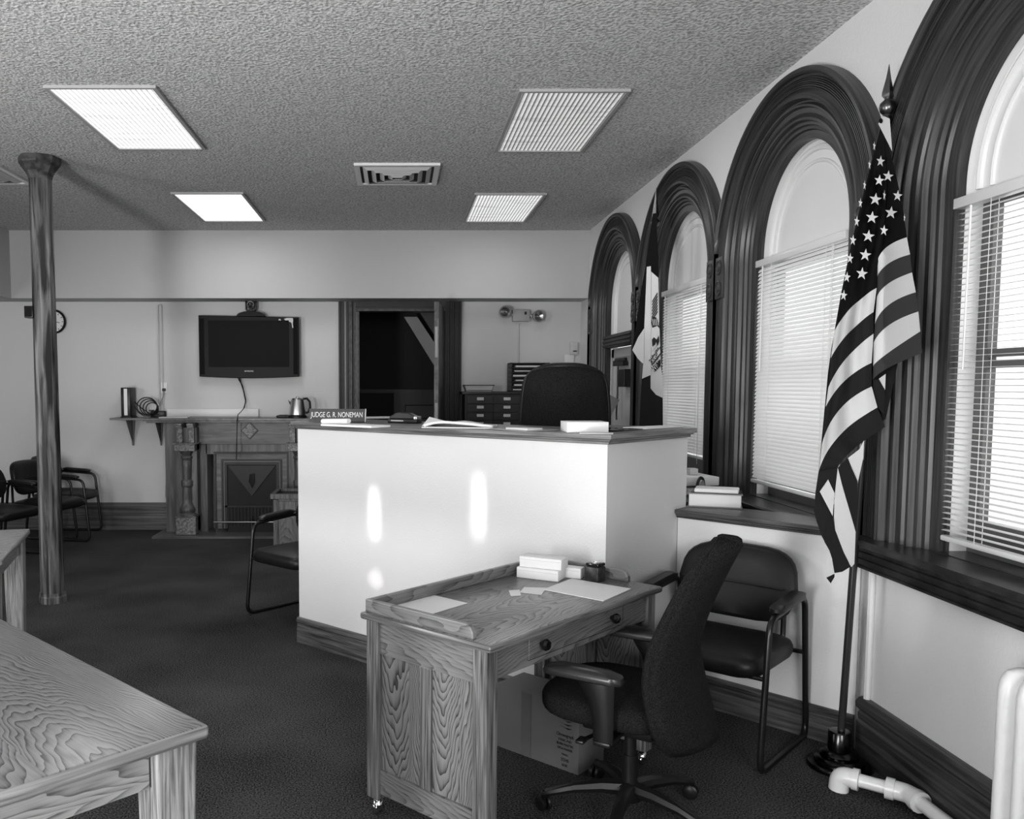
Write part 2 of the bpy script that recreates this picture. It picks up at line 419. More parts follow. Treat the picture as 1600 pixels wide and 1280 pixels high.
# back wall with a doorway
DX0, DX1, DZ = -.44, .53, 2.42
b = B()
b.box(((XL+DX0)/2, YB+.08, CEIL/2), (DX0-XL, .16, CEIL)); b.box(((DX1+2.2)/2, YB+.08, CEIL/2), (2.2-DX1, .16, CEIL))
b.box(((DX0+DX1)/2, YB+.08, (DZ+CEIL)/2), (DX1-DX0, .16, CEIL-DZ))
struct(b.obj('wall_back', m_wall, smooth=False), 'pale painted plaster wall at the back of the room')
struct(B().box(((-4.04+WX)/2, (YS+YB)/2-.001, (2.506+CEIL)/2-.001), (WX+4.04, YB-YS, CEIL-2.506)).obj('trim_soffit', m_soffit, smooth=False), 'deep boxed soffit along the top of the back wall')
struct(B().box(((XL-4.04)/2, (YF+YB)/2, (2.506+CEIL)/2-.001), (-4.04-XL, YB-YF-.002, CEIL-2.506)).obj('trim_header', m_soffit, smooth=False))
# baseboards
def base_profile(o0, o1, h, t, b, steps, mi=0):
    """o0->o1 along the wall (world xy), room side on the left of the direction"""
    p0, p1 = Vector((*o0, 0)), Vector((*o1, 0)); d = (p1-p0).normalized(); n = Vector((-d.y, d.x, 0))
    pr = [(0, 0)] + [(t*a, h*c) for a, c in steps] + [(0, h)]
    b.rings([[p+n*a+Vector((0, 0, z)) for a, z in pr] for p in (p0, p1)], mi=mi)
BS = [(1, 0), (1, .16), (.8, .18), (.8, .50), (.7, .53), (.7, .60), (.85, .63), (.85, .80), (.6, .84), (.6, .92), (.4, 1)]
b = B(); base_profile((-2.50, YB), (XL, YB), .30, .04, b, BS); base_profile((2.0, YB), (.72, YB), .30, .04, b, BS)
struct(b.obj('baseboard_back', m_base_x, smooth=False))
BR = [(1, 0), (1, .60), (.75, .63), (.85, .68), (.85, .74), (.65, .77), (1.15, .84), (1.2, .92), (.8, .99), (.4, 1)]
b = B(); base_profile((WX, 1.0), (WX, 3.58), .262, .035, b, [(a, c) for a, c in BR])
struct(b.obj('baseboard_right', m_base_dark, smooth=False), 'tall dark moulded baseboard under the near window')
# right window wall: one bay per window, arched holes
m_sill = M('sill_wood', .035, .3, speck=(12, .022, .05))
WY = [7.90, 6.165, 4.43, 2.695]; HB = .8675; ZC, ZCI = 2.205, 2.318; RO, RI = .93, .497; RH = .68; ZS = .962
def arc_path(yc, R, zc, n=40, zb=ZS, cl=None):
    pts = [(yc+R, zb+(zc-zb)*k/8) for k in range(8)] + [(yc+R*math.cos(PI*k/n), zc+R*math.sin(PI*k/n)) for k in range(n+1)] + [(yc-R, zc-(zc-zb)*k/8) for k in range(1, 9)]
    if cl: pts = [(min(max(y, yc-cl), yc+cl), z) for y, z in pts]
    return pts
b = B()
for i, yc in enumerate(WY):
    zb = ZS if i else 0.0
    hole = arc_path(yc, RH, ZCI, zb=zb)
    outer = []
    n = len(hole)
    for k, (y, z) in enumerate(hole):
        if k < 8: outer.append((yc+HB, z))
        elif k >= n-8: outer.append((yc-HB, z))
        else:
            a = PI*(k-8)/40; c, s_ = math.cos(a), math.sin(a)
            t = min(HB/max(abs(c), 1e-6), (CEIL-ZCI)/max(s_, 1e-6)); outer.append((yc+t*c, ZCI+t*s_))
    b.rings([[Vector((WX, y, z)) for y, z in hole], [Vector((WX, y, z)) for y, z in outer]], close=False, caps=False)
    # square off the two upper corners that the radial fan misses
    for sg in (1, -1):
        ys, am = yc+sg*HB, math.atan2(CEIL-ZCI, HB)
        ks = [o for o in outer if abs(o[1]-CEIL) < 1e-6]
        e = max(ks, key=lambda o: sg*o[0]); f_ = max([o for o in outer if abs(o[0]-ys) < 1e-6], key=lambda o: o[1])
        b.poly([Vector((WX, *e)), Vector((WX, ys, CEIL)), Vector((WX, *f_))])
    if i: b.poly([Vector((WX, yc-HB, 0)), Vector((WX, yc+HB, 0)), Vector((WX, yc+HB, ZS)), Vector((WX, yc-HB, ZS))])
y1, y0 = WY[0]+HB, WY[3]-HB
b.poly([Vector((WX, y1, 0)), Vector((WX, YB, 0)), Vector((WX, YB, CEIL)), Vector((WX, y1, CEIL))])
b.poly([Vector((WX, y0, 0)), Vector((WX, YF, 0)), Vector((WX, YF, CEIL)), Vector((WX, y0, CEIL))])
struct(b.obj('wall_right', m_white, smooth=False), 'white wall with four arched windows')
# thin bead in the corner beside the half wall
struct(B().tube([(WX-.012, 3.545, .262), (WX-.012, 3.545, .82)], .014, 8).obj('trim_bead', m_paint))

PROF = [(0, .006), (0, -.060), (.03, -.072), (.07, -.072), (.10, -.060), (.105, -.045), (.13, -.045)]
for k in range(6):
    t = .14+k*.028; PROF += [(t, -.043), (t+.008, -.052), (t+.018, -.052), (t+.024, -.043)]
PROF += [(.32, -.046), (.36, -.060), (.40, -.066), (.44, -.060), (.46, -.046), (.47, -.028), (.49, -.026), (.52, -.040), (.55, -.040), (.57, -.022),
         (.64, -.018), (.66, -.008), (.70, -.018), (.735, -.018), (.76, .000), (.80, .004), (.82, .018), (.86, .020), (.88, .032), (1.0, .036), (1.0, .075)]
def casing(i, yc, parent):
    zb = ZS if i else .02
    b = B(); uvs = b.bm.loops.layers.uv.new('UVMap')
    rows = []; clen = 0; meta = []
    for t, dx in PROF:
        R = RO+(RI-RO)*t; zc = ZC+(ZCI-ZC)*t
        rows.append([Vector((WX+dx, y, z)) for y, z in arc_path(yc, R, zc, n=48, zb=zb, cl=HB+.0)])
    vv = [[b.bm.verts.new(p) for p in r] for r in rows]
    along = [0]
    mid = rows[len(rows)//2]
    for k in range(1, len(mid)): along.append(along[-1]+(mid[k]-mid[k-1]).length)
    acc = [0]
    for k in range(1, len(PROF)): acc.append(acc[-1]+math.hypot((PROF[k][0]-PROF[k-1][0])*.43, PROF[k][1]-PROF[k-1][1]))
    for a in range(len(vv)-1):
        for k in range(len(mid)-1):
            q = (vv[a][k], vv[a][k+1], vv[a+1][k+1], vv[a+1][k])
            try: f = b.bm.faces.new(q)
            except ValueError: continue
            for lp, (uu, v_) in zip(f.loops, ((along[k], acc[a]), (along[k+1], acc[a]), (along[k+1], acc[a+1]), (along[k], acc[a+1]))):
                lp[uvs].uv = (uu+i*3.1, v_*3+i)
    # rosette blocks at the springing line
    for sg in (1, -1):
        if i == 3 and sg == -1 or i == 0 and sg == 1: pass
        yy = yc+sg*(HB-.075); c = Vector((WX-.045, yy, 2.235))
        b.box(c, (.050, .115, .25), bev=.004)
        for dz in (.062, -.062):
            b.lathe([(.046, -.024), (.046, -.029), (.040, -.031), (.034, -.027), (.024, -.027), (.018, -.032), (.001, -.033)], c+Vector((0, 0, dz)), 16, axis='X')
    o = b.obj('casing', m_case, parent, ang=.5); return o
for i, yc in enumerate(WY):
    w = sroot('window_%d' % (i+1))
    w['label'] = ['arched opening over the white door at the far end', 'arched window behind the draped state flag', 'arched window between the two flags', 'nearest arched window beside the striped flag'][i]
    casing(i, yc, w)
    # white jamb tunnel
    zb = ZS if i else 0
    b = B()
    p1 = arc_path(yc, RI+.003, ZCI, n=48, zb=zb)
    b.rings([[Vector((WX+.0745, y, z)) for y, z in p1], [Vector((WX+.145, y, z)) for y, z in p1]], close=False, caps=False)
    if i: b.box((WX+.085, yc, ZS-.008), (.12, 2*RI+.02, .022), mi=1)
    b.obj('jamb', [m_paint, m_sill], w)
    # plastered panel filling the arch head, with a curved moulding
    b = B(); zt = 2.285 if i else 2.06
    p = [(y, z) for y, z in arc_path(yc, RI+.002, ZCI, n=48, zb=zt)]
    b.extr([Vector((WX+.105, y, z)) for y, z in p], (.02, 0, 0))
    b.obj('arch_panel', m_paint, w, smooth=False)
    b = B()
    for r_, th in ((RI-.035, .016), (RI-.10, .010)):
        b.tube([(WX+.103, y, z) for y, z in arc_path(yc, r_, ZCI, zb=zt+.01)], th, 8)
    b.obj('arch_moulding', m_paint, w)
    if i:
        b = B()
        for sg in (1, -1):
            b.box((WX+.160, yc+sg*(RI-.027), 1.62), (.035, .06, 1.34), mi=1)
        b.box((WX+.159, yc, 1.022), (.033, 2*RI-.11, .135), mi=1); b.box((WX+.159, yc, 1.705), (.033, 2*RI-.11, .028), mi=1); b.box((WX+.150, yc, 1.665), (.033, 2*RI-.11, .028), mi=1); b.box((WX+.159, yc, 2.27), (.033, 2*RI-.11, .06), mi=1)
        b.obj('sash_frame', [m_paint, M('sash_dark', .13, .5)], w, smooth=False)
        B().box((WX+.165, yc, 1.63), (.004, 2*RI-.06, 1.30)).obj('pane', m_glass, w, smooth=False)
# window stool + apron (one dark moulded run)
b = B()
pr = [(0, .962), (-.125, .962), (-.135, .955), (-.135, .940), (-.120, .932), (-.085, .930), (-.085, .918), (-.07, .912), (-.07, .902), (-.078, .897), (-.078, .886), (-.064, .882), (-.064, .870), (-.072, .866), (-.072, .855),
      (-.055, .850), (-.055, .838), (-.065, .834), (-.065, .825), (-.04, .818), (-.03, .812), (0, .812)]
b.rings([[Vector((WX+.10 if a == 0 and k == 0 else WX+a, y, z)) for k, (a, z) in enumerate(pr)] for y in (y0-.02, WY[1]+HB)])
struct(b.obj('trim_window_sill', m_sill, smooth=False), 'dark reeded window sill running below the arched windows')
# the white panelled transom and door below window 1
w1 = bpy.data.objects['window_1']
b = B(); yc = WY[0]
b.box((WX+.05, yc, 2.01), (.09, 2*RI, .12), bev=.008)
for k in range(3): b.tube([(WX+.0, yc-RI, 1.975+k*.035), (WX+.0, yc+RI, 1.975+k*.035)], .011, 8)
b.obj('transom_bar', m_case, w1)
d2 = sroot('door_2'); d2['label'] = 'white door below the far arched opening'
b = B(); b.box((WX+.12, yc, .975), (.045, 2*RI-.01, 1.95))
b.box((WX+.092, yc+RI-.06, .975), (.02, .08, 1.93)); b.box((WX+.092, yc, 1.90), (.02, 2*RI-.02, .08)); b.box((WX+.092, yc-RI+.06, .975), (.02, .08, 1.93))
b.obj('door_leaf', m_offwhite, d2, smooth=False)
b = B(); b.box((WX+.06, yc+.08, 1.80), (.05, .34, .05), bev=.005); b.box((WX+.03, yc-.06, 1.83), (.02, .36, .022)); b.obj('door_closer', m_black, d2, smooth=False)
b = B(); b.box((WX+.055, yc-.10, 1.66), (.06, .20, .16), bev=.005); b.obj('lock_box', m_black, d2, smooth=False)
B().tube([(WX+.05, yc+.11, 1.78), (WX+.05, yc+.11, 1.5), (WX+.04, yc+.10, 1.34), (WX+.03, yc+.05, 1.28)], .008, 6).obj('pull_cord', m_black, d2)
b = B(); b.box((WX+.05, yc-.05, 1.07), (.05, .75, .05), bev=.01); b.obj('push_bar', m_black, d2)

# doorway casing, open door, hallway beyond
d1 = sroot('door_1'); d1['label'] = 'open dark doorway with stairs beyond, left of the drawer cabinet'
def cas(b, x0, x1, z0, z1, mats):
    n = len(mats); w_ = (x1-x0)/n
    for k, (mi, t) in enumerate(mats): b.box((x0+w_*(k+.5), YB-t/2, (z0+z1)/2), (w_-.002, t, z1-z0), mi=mi)
b = B()
cas(b, -.64, -.45, 0, 2.505, [(0, .05), (0, .03), (0, .04), (2, .05), (0, .045), (1, .03), (1, .05), (0, .02), (1, .04)])
cas(b, .52, .70, 0, 2.505, [(0, .04), (0, .025), (0, .05), (0, .03), (0, .05), (0, .03), (0, .04)])
for z0_, z1_, t, mi in ((2.40, 2.425, .05, 1), (2.425, 2.445, .03, 0), (2.445, 2.47, .05, 0), (2.47, 2.505, .035, 0)):
    b.box((.035, YB-t/2, (z0_+z1_)/2), (.97, t, z1_-z0_), mi=mi)
b.box((DX0+.012, YB+.08, 1.21), (.024, .158, 2.42), mi=1); b.box((DX1-.012, YB+.08, 1.21), (.024, .158, 2.42)); b.box((.045, YB+.08, 2.41), (.95, .158, .02), mi=1)
b.obj('door_casing', [M('casing_dark', .012, .45), M('casing_brown', .04, .4, speck=(20, .02, .07)), M('casing_pale', .2, .4)], d1, smooth=False)
hx, hy = .487, YB-.055; ex, ey = .386, 8.50
ang = math.atan2(ey-hy, ex-hx); L_ = math.hypot(ex-hx, ey-hy)
lf = B(); lf.box((L_/2, 0, 1.215), (L_, .045, 2.40))
for z, h in ((1.75, 1.05), (.62, .8)):
    for sg in (1, -1): lf.box((L_/2, sg*.023, z), (L_-.26, .008, h), mi=0, bev=.003)
lf = lf.obj('door_leaf', M('door_wood', .07, .4, speck=(14, .05, .13)), d1, smooth=False, loc=(hx, hy, 0), rz=ang)
b = B()
b.box((L_+.002, 0, 2.02), (.006, .026, .30)); b.box((L_+.002, -.0, 1.25), (.006, .026, .34))
b.obj('lock_plate', m_grey, lf, smooth=False)
b = B()
for sg in (1, -1): b.lathe([(.008, .02), (.012, .05), (.028, .06), (.03, .075), (.02, .09), (.001, .092)] if sg > 0 else [(.008, -.02), (.012, -.05), (.028, -.06), (.03, -.075), (.02, -.09), (.001, -.092)], (L_-.07, 0, 1.02), 14, axis='Y')
b.obj('door_knob', m_brassdark, lf)
h = sroot('wall_hallway')
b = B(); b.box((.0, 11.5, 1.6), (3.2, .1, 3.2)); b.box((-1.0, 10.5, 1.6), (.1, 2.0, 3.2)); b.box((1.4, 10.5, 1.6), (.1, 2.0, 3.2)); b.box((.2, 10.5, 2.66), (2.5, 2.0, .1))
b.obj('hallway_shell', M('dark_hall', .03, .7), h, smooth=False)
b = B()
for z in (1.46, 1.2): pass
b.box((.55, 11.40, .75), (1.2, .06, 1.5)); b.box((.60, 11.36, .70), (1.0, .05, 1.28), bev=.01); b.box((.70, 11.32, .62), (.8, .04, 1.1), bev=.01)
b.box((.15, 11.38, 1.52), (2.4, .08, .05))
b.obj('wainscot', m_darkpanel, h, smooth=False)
b = B()
# pale stair stringer and soffit sloping down to the right
b.extr([(.08, 10.4, 2.42), (.24, 10.4, 2.42), (.95, 10.4, 1.36), (.95, 10.4, 1.03)], (0, .04, 0))
b.extr([(.25, 10.36, 2.50), (.42, 10.36, 2.50), (1.0, 10.36, 1.65), (1.0, 10.36, 1.36)], (0, .9, 0), mi=1)
b.extr([(.42, 10.34, 2.52), (.95, 10.34, 2.52), (.95, 10.34, 1.74)], (0, .04, 0))
b.obj('stair_stringer', [M('stringer_paint', .42, .6), M('stair_soffit', .12, .6)], h, smooth=False)

# ------------------------------------------------------------------ outside
ext = struct(B().box((5.2, 6.5, .3), (.2, 22, 8)).obj('exterior_wall', m_brick, smooth=False), 'sunlit pale brick wall outside the windows')
struct(B().box((3.75, 4.5, -.25), (2.6, 16, .1)).obj('ground', m_paper2, smooth=False))

# ------------------------------------------------------------------ judge's platform, half wall
plat = B().prism([(.05, 5.02), (.90, 4.16), (1.36, 4.64), (1.62, 4.36), (1.86, 4.14), (1.86, 5.75), (.05, 5.75)], 0, .45)
struct(plat.obj('floor_platform', m_carpet, smooth=False))
hw = sroot('wall_partition'); hw['label'] = 'white half wall joining the bench to the window wall'
HA, HBp = Vector((1.418, 4.292, 0)), Vector((1.995, 3.64, 0))
hd = (HBp-HA).normalized(); hn = Vector((-hd.y, hd.x, 0))   # away from the camera
if hn.y < 0: hn = -hn
def hpoly(a0, a1, n0, n1):
    q = [HA+hd*a0+hn*n0, HBp+hd*a1+hn*n0, HBp+hd*a1+hn*n1, HA+hd*a0+hn*n1]
    return [(p.x, p.y) for p in q]
B().prism(hpoly(0, 0, 0, .12), 0, .925).obj('plaster_panel', m_white, hw, smooth=False)
b = B()
for z0_, z1_, o_ in ((.925, .937, .012), (.937, .948, .022), (.948, .968, .032)):
    q = [HA-hd*(o_+.0)-hn*o_, HBp-hn*o_, HBp+hn*.26+hd*(-.20), HA+hn*.26-hd*o_]
    b.prism([(p.x, p.y) for p in q], z0_, z1_)
b.obj('cap', m_base_half, hw, smooth=False, bev=.003)
b = B(); base_profile((HBp.x, HBp.y), (HA.x+hd.x*.06, HA.y+hd.y*.06), .155, .022, b, BR)
b.obj('baseboard', m_base_half, hw, smooth=False)

# ------------------------------------------------------------------ ceiling fixtures
m_lensA = LENS('glowing_lens', .45, 1.15, 34, .55)
m_lensB = LENS('louvred_lens', .05, .62, 36, .75)
m_lensC = LENS('louvred_lens_bright', .12, .78, 36, .65)
m_lensD = LENS('plain_glowing_lens', .9, 1.5, 34, .4)
m_fixture = M('fixture_frame', .42, .5)
LP = [(.972, 5.421, m_lensB, 'dim louvred ceiling light panel, the nearer one toward the windows'), (.953, 7.948, m_lensC, 'small louvred ceiling light panel above the arched windows, the farther one'),
      (-1.609, 5.364, m_lensA, 'large bright ceiling light panel nearest the wooden column'), (-1.593, 7.918, m_lensD, 'bright ceiling light panel above the wall television')]
for x, y, ml, lab in LP:
    t = thing('ceiling_light', lab, 'ceiling light', (x, y, CEIL), 0, 'recessed ceiling light panels')
    b = B(); W_, H_, f = .305, .61, .022
    for sx in (1, -1):
        b.box((sx*(W_-f/2), 0, -.008), (f, 2*H_, .016)); b.box((0, sx*(H_-f/2), -.008), (2*W_-2*f, f, .016))
    b.obj('frame', m_fixture, t, smooth=False)
    B().box((0, 0, -.004), (2*W_-2*f, 2*H_-2*f, .006)).obj('lens', ml, t, smooth=False)
def vent(x, y, lab):
    t = thing('ceiling_vent', lab, 'air vent', (x, y, CEIL), 0, 'square ceiling air diffusers')
    b = B(); S = .315
    for sx in (1, -1):
        b.box((sx*(S-.02), 0, -.009), (.04, 2*S, .018)); b.box((0, sx*(S-.02), -.009), (2*S-.08, .04, .018))
    b.obj('frame', m_metalwhite, t, smooth=False)
    B().box((0, 0, -.003), (2*S-.08, 2*S-.08, .004)).obj('backing', M('vent_dark', .06, .8), t, smooth=False)
    for k in range(4):
        s0 = .255-.062*k
        b = B()
        o, i = s0, s0-.035
        b.rings([[Vector((a*o, c*o, -.008-.003*k)) for a, c in ((1, 1), (-1, 1), (-1, -1), (1, -1))], [Vector((a*i, c*i, -.03-.003*k)) for a, c in ((1, 1), (-1, 1), (-1, -1), (1, -1))]], caps=False)
        b.obj('cone', m_offwhite, t, smooth=False, solid=.003)
    return t
vent(-.002, 6.683, 'square ceiling air diffuser between the light panels')
vent(-3.226, 6.66, 'square ceiling air diffuser beside the top of the wooden column')

# ------------------------------------------------------------------ column
t = thing('support_column', 'fluted wood-grained support column standing at the left', 'column', (-2.54, 6.22, 0), .2)
b = B(); N_ = 8
def oct_ring(r, z, n=8): return [Vector((r*math.cos(2*PI*k/n), r*math.sin(2*PI*k/n), z)) for k in range(n)]
b.rings([oct_ring(.085, .07), oct_ring(.078, 3.06)]); b.obj('shaft', m_column, t, smooth=False)
b = B(); b.rings([oct_ring(.098, 0), oct_ring(.098, .045), oct_ring(.092, .055), oct_ring(.092, .075)]); b.obj('base_collar', m_column, t, smooth=False)
b = B(); b.rings([oct_ring(.080, 3.05), oct_ring(.085, 3.07), oct_ring(.10, 3.10), oct_ring(.14, 3.155), oct_ring(.145, 3.165), oct_ring(.145, CEIL-.004)]); b.obj('capital', M('capital_wood', .06, .4, speck=(18, .03, .10)), t, smooth=False)
q = PY(51, 488, 6.2)
t = thing('wall_speaker', 'small black box fixed to the side of the wooden column', 'speaker', (q.x-.015, 6.2, q.z))
B().box((0, 0, 0), (.062, .075, .085), bev=.004).obj('box', m_black, t); B().box((.03, .03, 0), (.03, .03, .04)).obj('bracket', m_black, t); B().box((-.0, -.039, 0), (.05, .006, .07)).obj('grille', m_fabric, t)

# ------------------------------------------------------------------ clock
q = PY(85.5, 503, YB)
t = thing('wall_clock', 'round black-rimmed wall clock half hidden by the column', 'clock', (q.x, YB, q.z))
b = B(); b.lathe([(.128, -.002), (.132, -.03), (.122, -.042), (.112, -.036), (.112, -.012)], seg=40, axis='Y', caps=False); b.obj('rim', m_black, t)
b = B(); b.lathe([(.113, -.004), (.113, -.013), (.001, -.013)], seg=40, axis='Y'); b.obj('dial', m_paper, t)
for k in range(12):
    a = 2*PI*k/12; B().box((.092*math.sin(a), -.0135, .092*math.cos(a)), (.006, .003, .018), rot=Matrix.Rotation(a, 3, 'Y')).obj('hour_mark', m_ink, t, smooth=False)
for L_, a, n in ((.06, math.radians(100), 'hour_hand'), (.085, math.radians(255), 'minute_hand')):
    B().box((L_/2*math.sin(a), -.0165, L_/2*math.cos(a)), (.006, .002, L_), rot=Matrix.Rotation(a, 3, 'Y')).obj(n, m_ink, t, smooth=False)

# ------------------------------------------------------------------ television and camera
a, c = PY(311, 493, YB-.06), PY(468, 590, YB-.06)
t = thing('television', 'black flat screen television mounted on the back wall', 'television', ((a.x+c.x)/2, YB-.06, (a.z+c.z)/2), 0)
w, h = c.x-a.x, a.z-c.z-.02
b = B()
n = 14
def tvr(y, dw=0): 
    pts = [(w/2-dw, h/2-dw-.012), (-w/2+dw, h/2-dw+.010)]
    pts += [(-w/2+dw+(w-2*dw)*k/n, -h/2+dw-.018*math.sin(PI*k/n)) for k in range(n+1)]
    return [Vector((x, y, z)) for x, z in pts]
b.rings([tvr(.03, .03), tvr(.005), tvr(-.03), tvr(-.042, .006)]); b.obj('housing', m_tvbody, t, ang=.4)
B().box((0.0, -.0425, .028), (w-.21, .004, h-.15)).obj('screen', m_screen, t, smooth=False)
for x in (-w/2+.035, w/2-.035): B().box((x, -.0425, 0), (.05, .003, h-.05)).obj('speaker_strip', m_fabric, t, smooth=False)
text('logo', 'SAMSUNG', m_white_ink, .022, t, (0, -.0455, -h/2+.058), (PI/2, 0, 0))
b = B(); b.box((0, .045, 0), (.4, .03, .3)); b.obj('wall_bracket', m_black, t, smooth=False)
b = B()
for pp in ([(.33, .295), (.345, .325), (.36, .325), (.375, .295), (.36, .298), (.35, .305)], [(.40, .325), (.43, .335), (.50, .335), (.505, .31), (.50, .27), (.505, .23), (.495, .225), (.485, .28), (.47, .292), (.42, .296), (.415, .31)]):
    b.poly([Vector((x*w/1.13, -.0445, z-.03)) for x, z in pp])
b.obj('pale_patch', m_offwhite, t, smooth=False)  # thin pale irregular patches at the upper right of the screen
q = PY(392, 480, YB-.09)
t = thing('video_camera', 'small dark conference camera perched on top of the television', 'camera', (q.x, YB-.075, a.z-.012))
b = B(); b.extr([Vector((x, .055, .055*math.sqrt(max(0, 1-(x/.155)**2)))) for x in [k*.0155-.155 for k in range(21)]], (0, -.10, 0)); b.obj('stand', m_tvbody, t)
b = B()
for sg in (1, -1): b.box((sg*.052, 0, .118), (.012, .07, .10), bev=.004)
b.box((0, 0, .066), (.10, .07, .016), bev=.004); b.obj('yoke', m_black, t)
b = B(); b.lathe([(.001, -.05), (.036, -.048), (.042, -.035), (.046, 0), (.040, .035), (.001, .042)], (0, 0, .125), 20, axis='Y'); b.obj('head', m_grey, t)
b = B(); b.lathe([(.030, -.047), (.030, -.058), (.022, -.06), (.020, -.053), (.001, -.052)], (0, 0, .118), 20, axis='Y'); b.obj('lens', m_blackgloss, t)
# TV cables
z0_ = c.z+.03
pts = [PY(u, v, y) for u, v, y in [(374, 586, YB-.05), (376, 597, YB-.04), (381, 612, YB-.04), (384, 625, YB-.05), (382, 637, YB-.10), (377, 643, YB-.25), (372, 648, YB-.40), (370.5, 656, YB-.455), (370, 690, YB-.455), (369.5, 718, YB-.455)]]
b = B().tube(pts, [.006]*4+[.0045]*6, 6)
pts2 = [PY(u, v, y) for u, v, y in [(372, 586, YB-.03), (373, 593, YB-.03), (379, 603, YB-.03), (382, 618, YB-.035), (384, 628, YB-.045), (381, 638, YB-.09)]]
b.tube(pts2, .006, 6)
tag(b.obj('television_cable', m_black), 'black cables hanging from the television down past the mantel', 'cable')

# ------------------------------------------------------------------ emergency light, conduits, outlet
q = PY(813, 494, YB)
t = thing('emergency_light', 'white twin-lamp emergency light high on the back wall', 'emergency light', (q.x, YB, q.z))
b = B(); b.box((0, -.04, 0), (.185, .08, .125), bev=.006); b.obj('housing', M('lamp_housing', .42, .5), t)
B().box((.045, -.0815, .025), (.022, .004, .03)).obj('indicator', m_ink, t, smooth=False)
for sg, dz in ((-1, .03), (1, -.015)):
    hd_ = B(); hd_.tube([(sg*.09, -.05, .01), (sg*.12, -.06, dz*.6), (sg*.14, -.075, dz)], .012, 8); hd_ = hd_.obj('lamp_arm', m_offwhite, t)
    b = B(); r_ = Matrix.Rotation(sg*.35, 4, 'Z')
    b.lathe([(.001, .032), (.02, .03), (.045, .02), (.060, -.015), (.066, -.045), (.060, -.05), (.052, -.045)], (0, 0, 0), 20, axis='Y', caps=False)
    b.lathe([(.056, -.046), (.04, -.03), (.014, -.020), (.014, -.04), (.001, -.046)], (0, 0, 0), 20, axis='Y', mi=1, caps=False)
    o = b.obj('lamp_head', [m_grey, m_steel], t, loc=(sg*.165, -.085, dz+.005), rz=sg*.4)
q1, q2 = PY(810, 506, YB-.01), PY(811, 566, YB-.01)
tag(B().tube([(q1.x, YB-.012, q1.z), (q1.x, YB-.012, 1.55)], .010, 8).obj('conduit_pipe', m_offwhite), 'thin white conduit running down below the emergency light', 'conduit')
a, c = PY(246.5, 476, YB-.015), PY(246.5, 640, YB-.015)
xa, xb = a.x, PY(252, 476, YB-.015).x
b = B().tube([(xa, YB-.014, 1.30), (xa, YB-.014, a.z-.02), (xa+.006, YB-.014, a.z), (xb-.006, YB-.014, a.z), (xb, YB-.014, a.z-.02), (xb, YB-.014, 1.30)], .0075, 6)
tag(b.obj('wire_conduit', m_offwhite), 'pair of thin white surface conduits running up the back wall left of the mantel', 'conduit')
tag(B().tube([(xb+.02, YB-.012, 1.18), (xb+.018, YB-.014, .8), (xb-.004, YB-.012, .36)], .006, 6).obj('wire_conduit', m_paint), 'loose white wire hanging down the wall below the mantel end', 'wire')
q = PY(256.5, 606, YB)
t = thing('wall_outlet', 'white electrical outlet with a plug above the left end of the mantel', 'outlet', (q.x, YB, q.z))
B().box((0, -.005, 0), (.075, .01, .115), bev=.003).obj('cover_plate', m_paint, t)
B().box((.004, -.025, -.022), (.034, .034, .03), bev=.005).obj('plug', m_black, t)
B().tube([(.004, -.035, -.03), (.0, -.04, -.09), (-.03, -.06, -.17), (-.06, -.11, -.245)], .005, 6).obj('plug_cord', m_grey, t)
q = PY(908, 549, YB)
t = thing('thermostat', 'white wall thermostat at the right end of the back wall', 'thermostat', (min(q.x, 1.93), YB, q.z))
B().box((0, -.015, .03), (.085, .03, .14), bev=.004).obj('housing', m_offwhite, t); B().box((.01, -.032, .0), (.04, .004, .012)).obj('slot', m_ink, t, smooth=False)
B().box((-.05, -.012, -.10), (.10, .024, .12), bev=.003).obj('lower_box', m_paint, t)

# ------------------------------------------------------------------ fireplace
t = thing('fireplace', 'dark wooden fireplace mantelpiece with a carved pillar on the back wall', 'fireplace', (-1.58, YB, 0))
X0 = -1.58; yf = -.29
b = B()
LX, RX = -.907, .80
b.box(((LX-.46)/2, yf/2-.001, .60), (-.46-LX, -yf, 1.20)); b.box(((RX+.42)/2, yf/2-.001, .60), (RX-.42, -yf, 1.20)); b.box((-.02, yf/2-.001, 1.03), (.90, -yf, .34))
b.obj('surround', m_mantelz, t, smooth=False)
b = B(); b.box((-.04, yf-.012, 1.085), (1.28, .024, .235), bev=.004); b.obj('frieze_panel', m_mantel, t, smooth=False)
b = B(); q = PY(390, 673, YB+yf-.03)
b.box((q.x-X0, yf-.026, q.z), (.135, .012, .135), rot=Matrix.Rotation(PI/4, 3, 'Y')); b.box((q.x-X0, yf-.033, q.z), (.115, .012, .115), rot=Matrix.Rotation(PI/4, 3, 'Y'), mi=1)
b.obj('diamond_inlay', [M('inlay_edge', .03, .4), m_marble], t, smooth=False)
b = B()
for zz, d_, hh in ((1.212, .40, .024), (1.236, .43, .028)): b.box((-.02, -d_/2-.001, zz), (2.16 if hh > .025 else 2.10, d_, hh))
b.obj('mantel_shelf', M('mantel_top', .09, .3, speck=(9, .06, .13)), t, smooth=False, bev=.004)
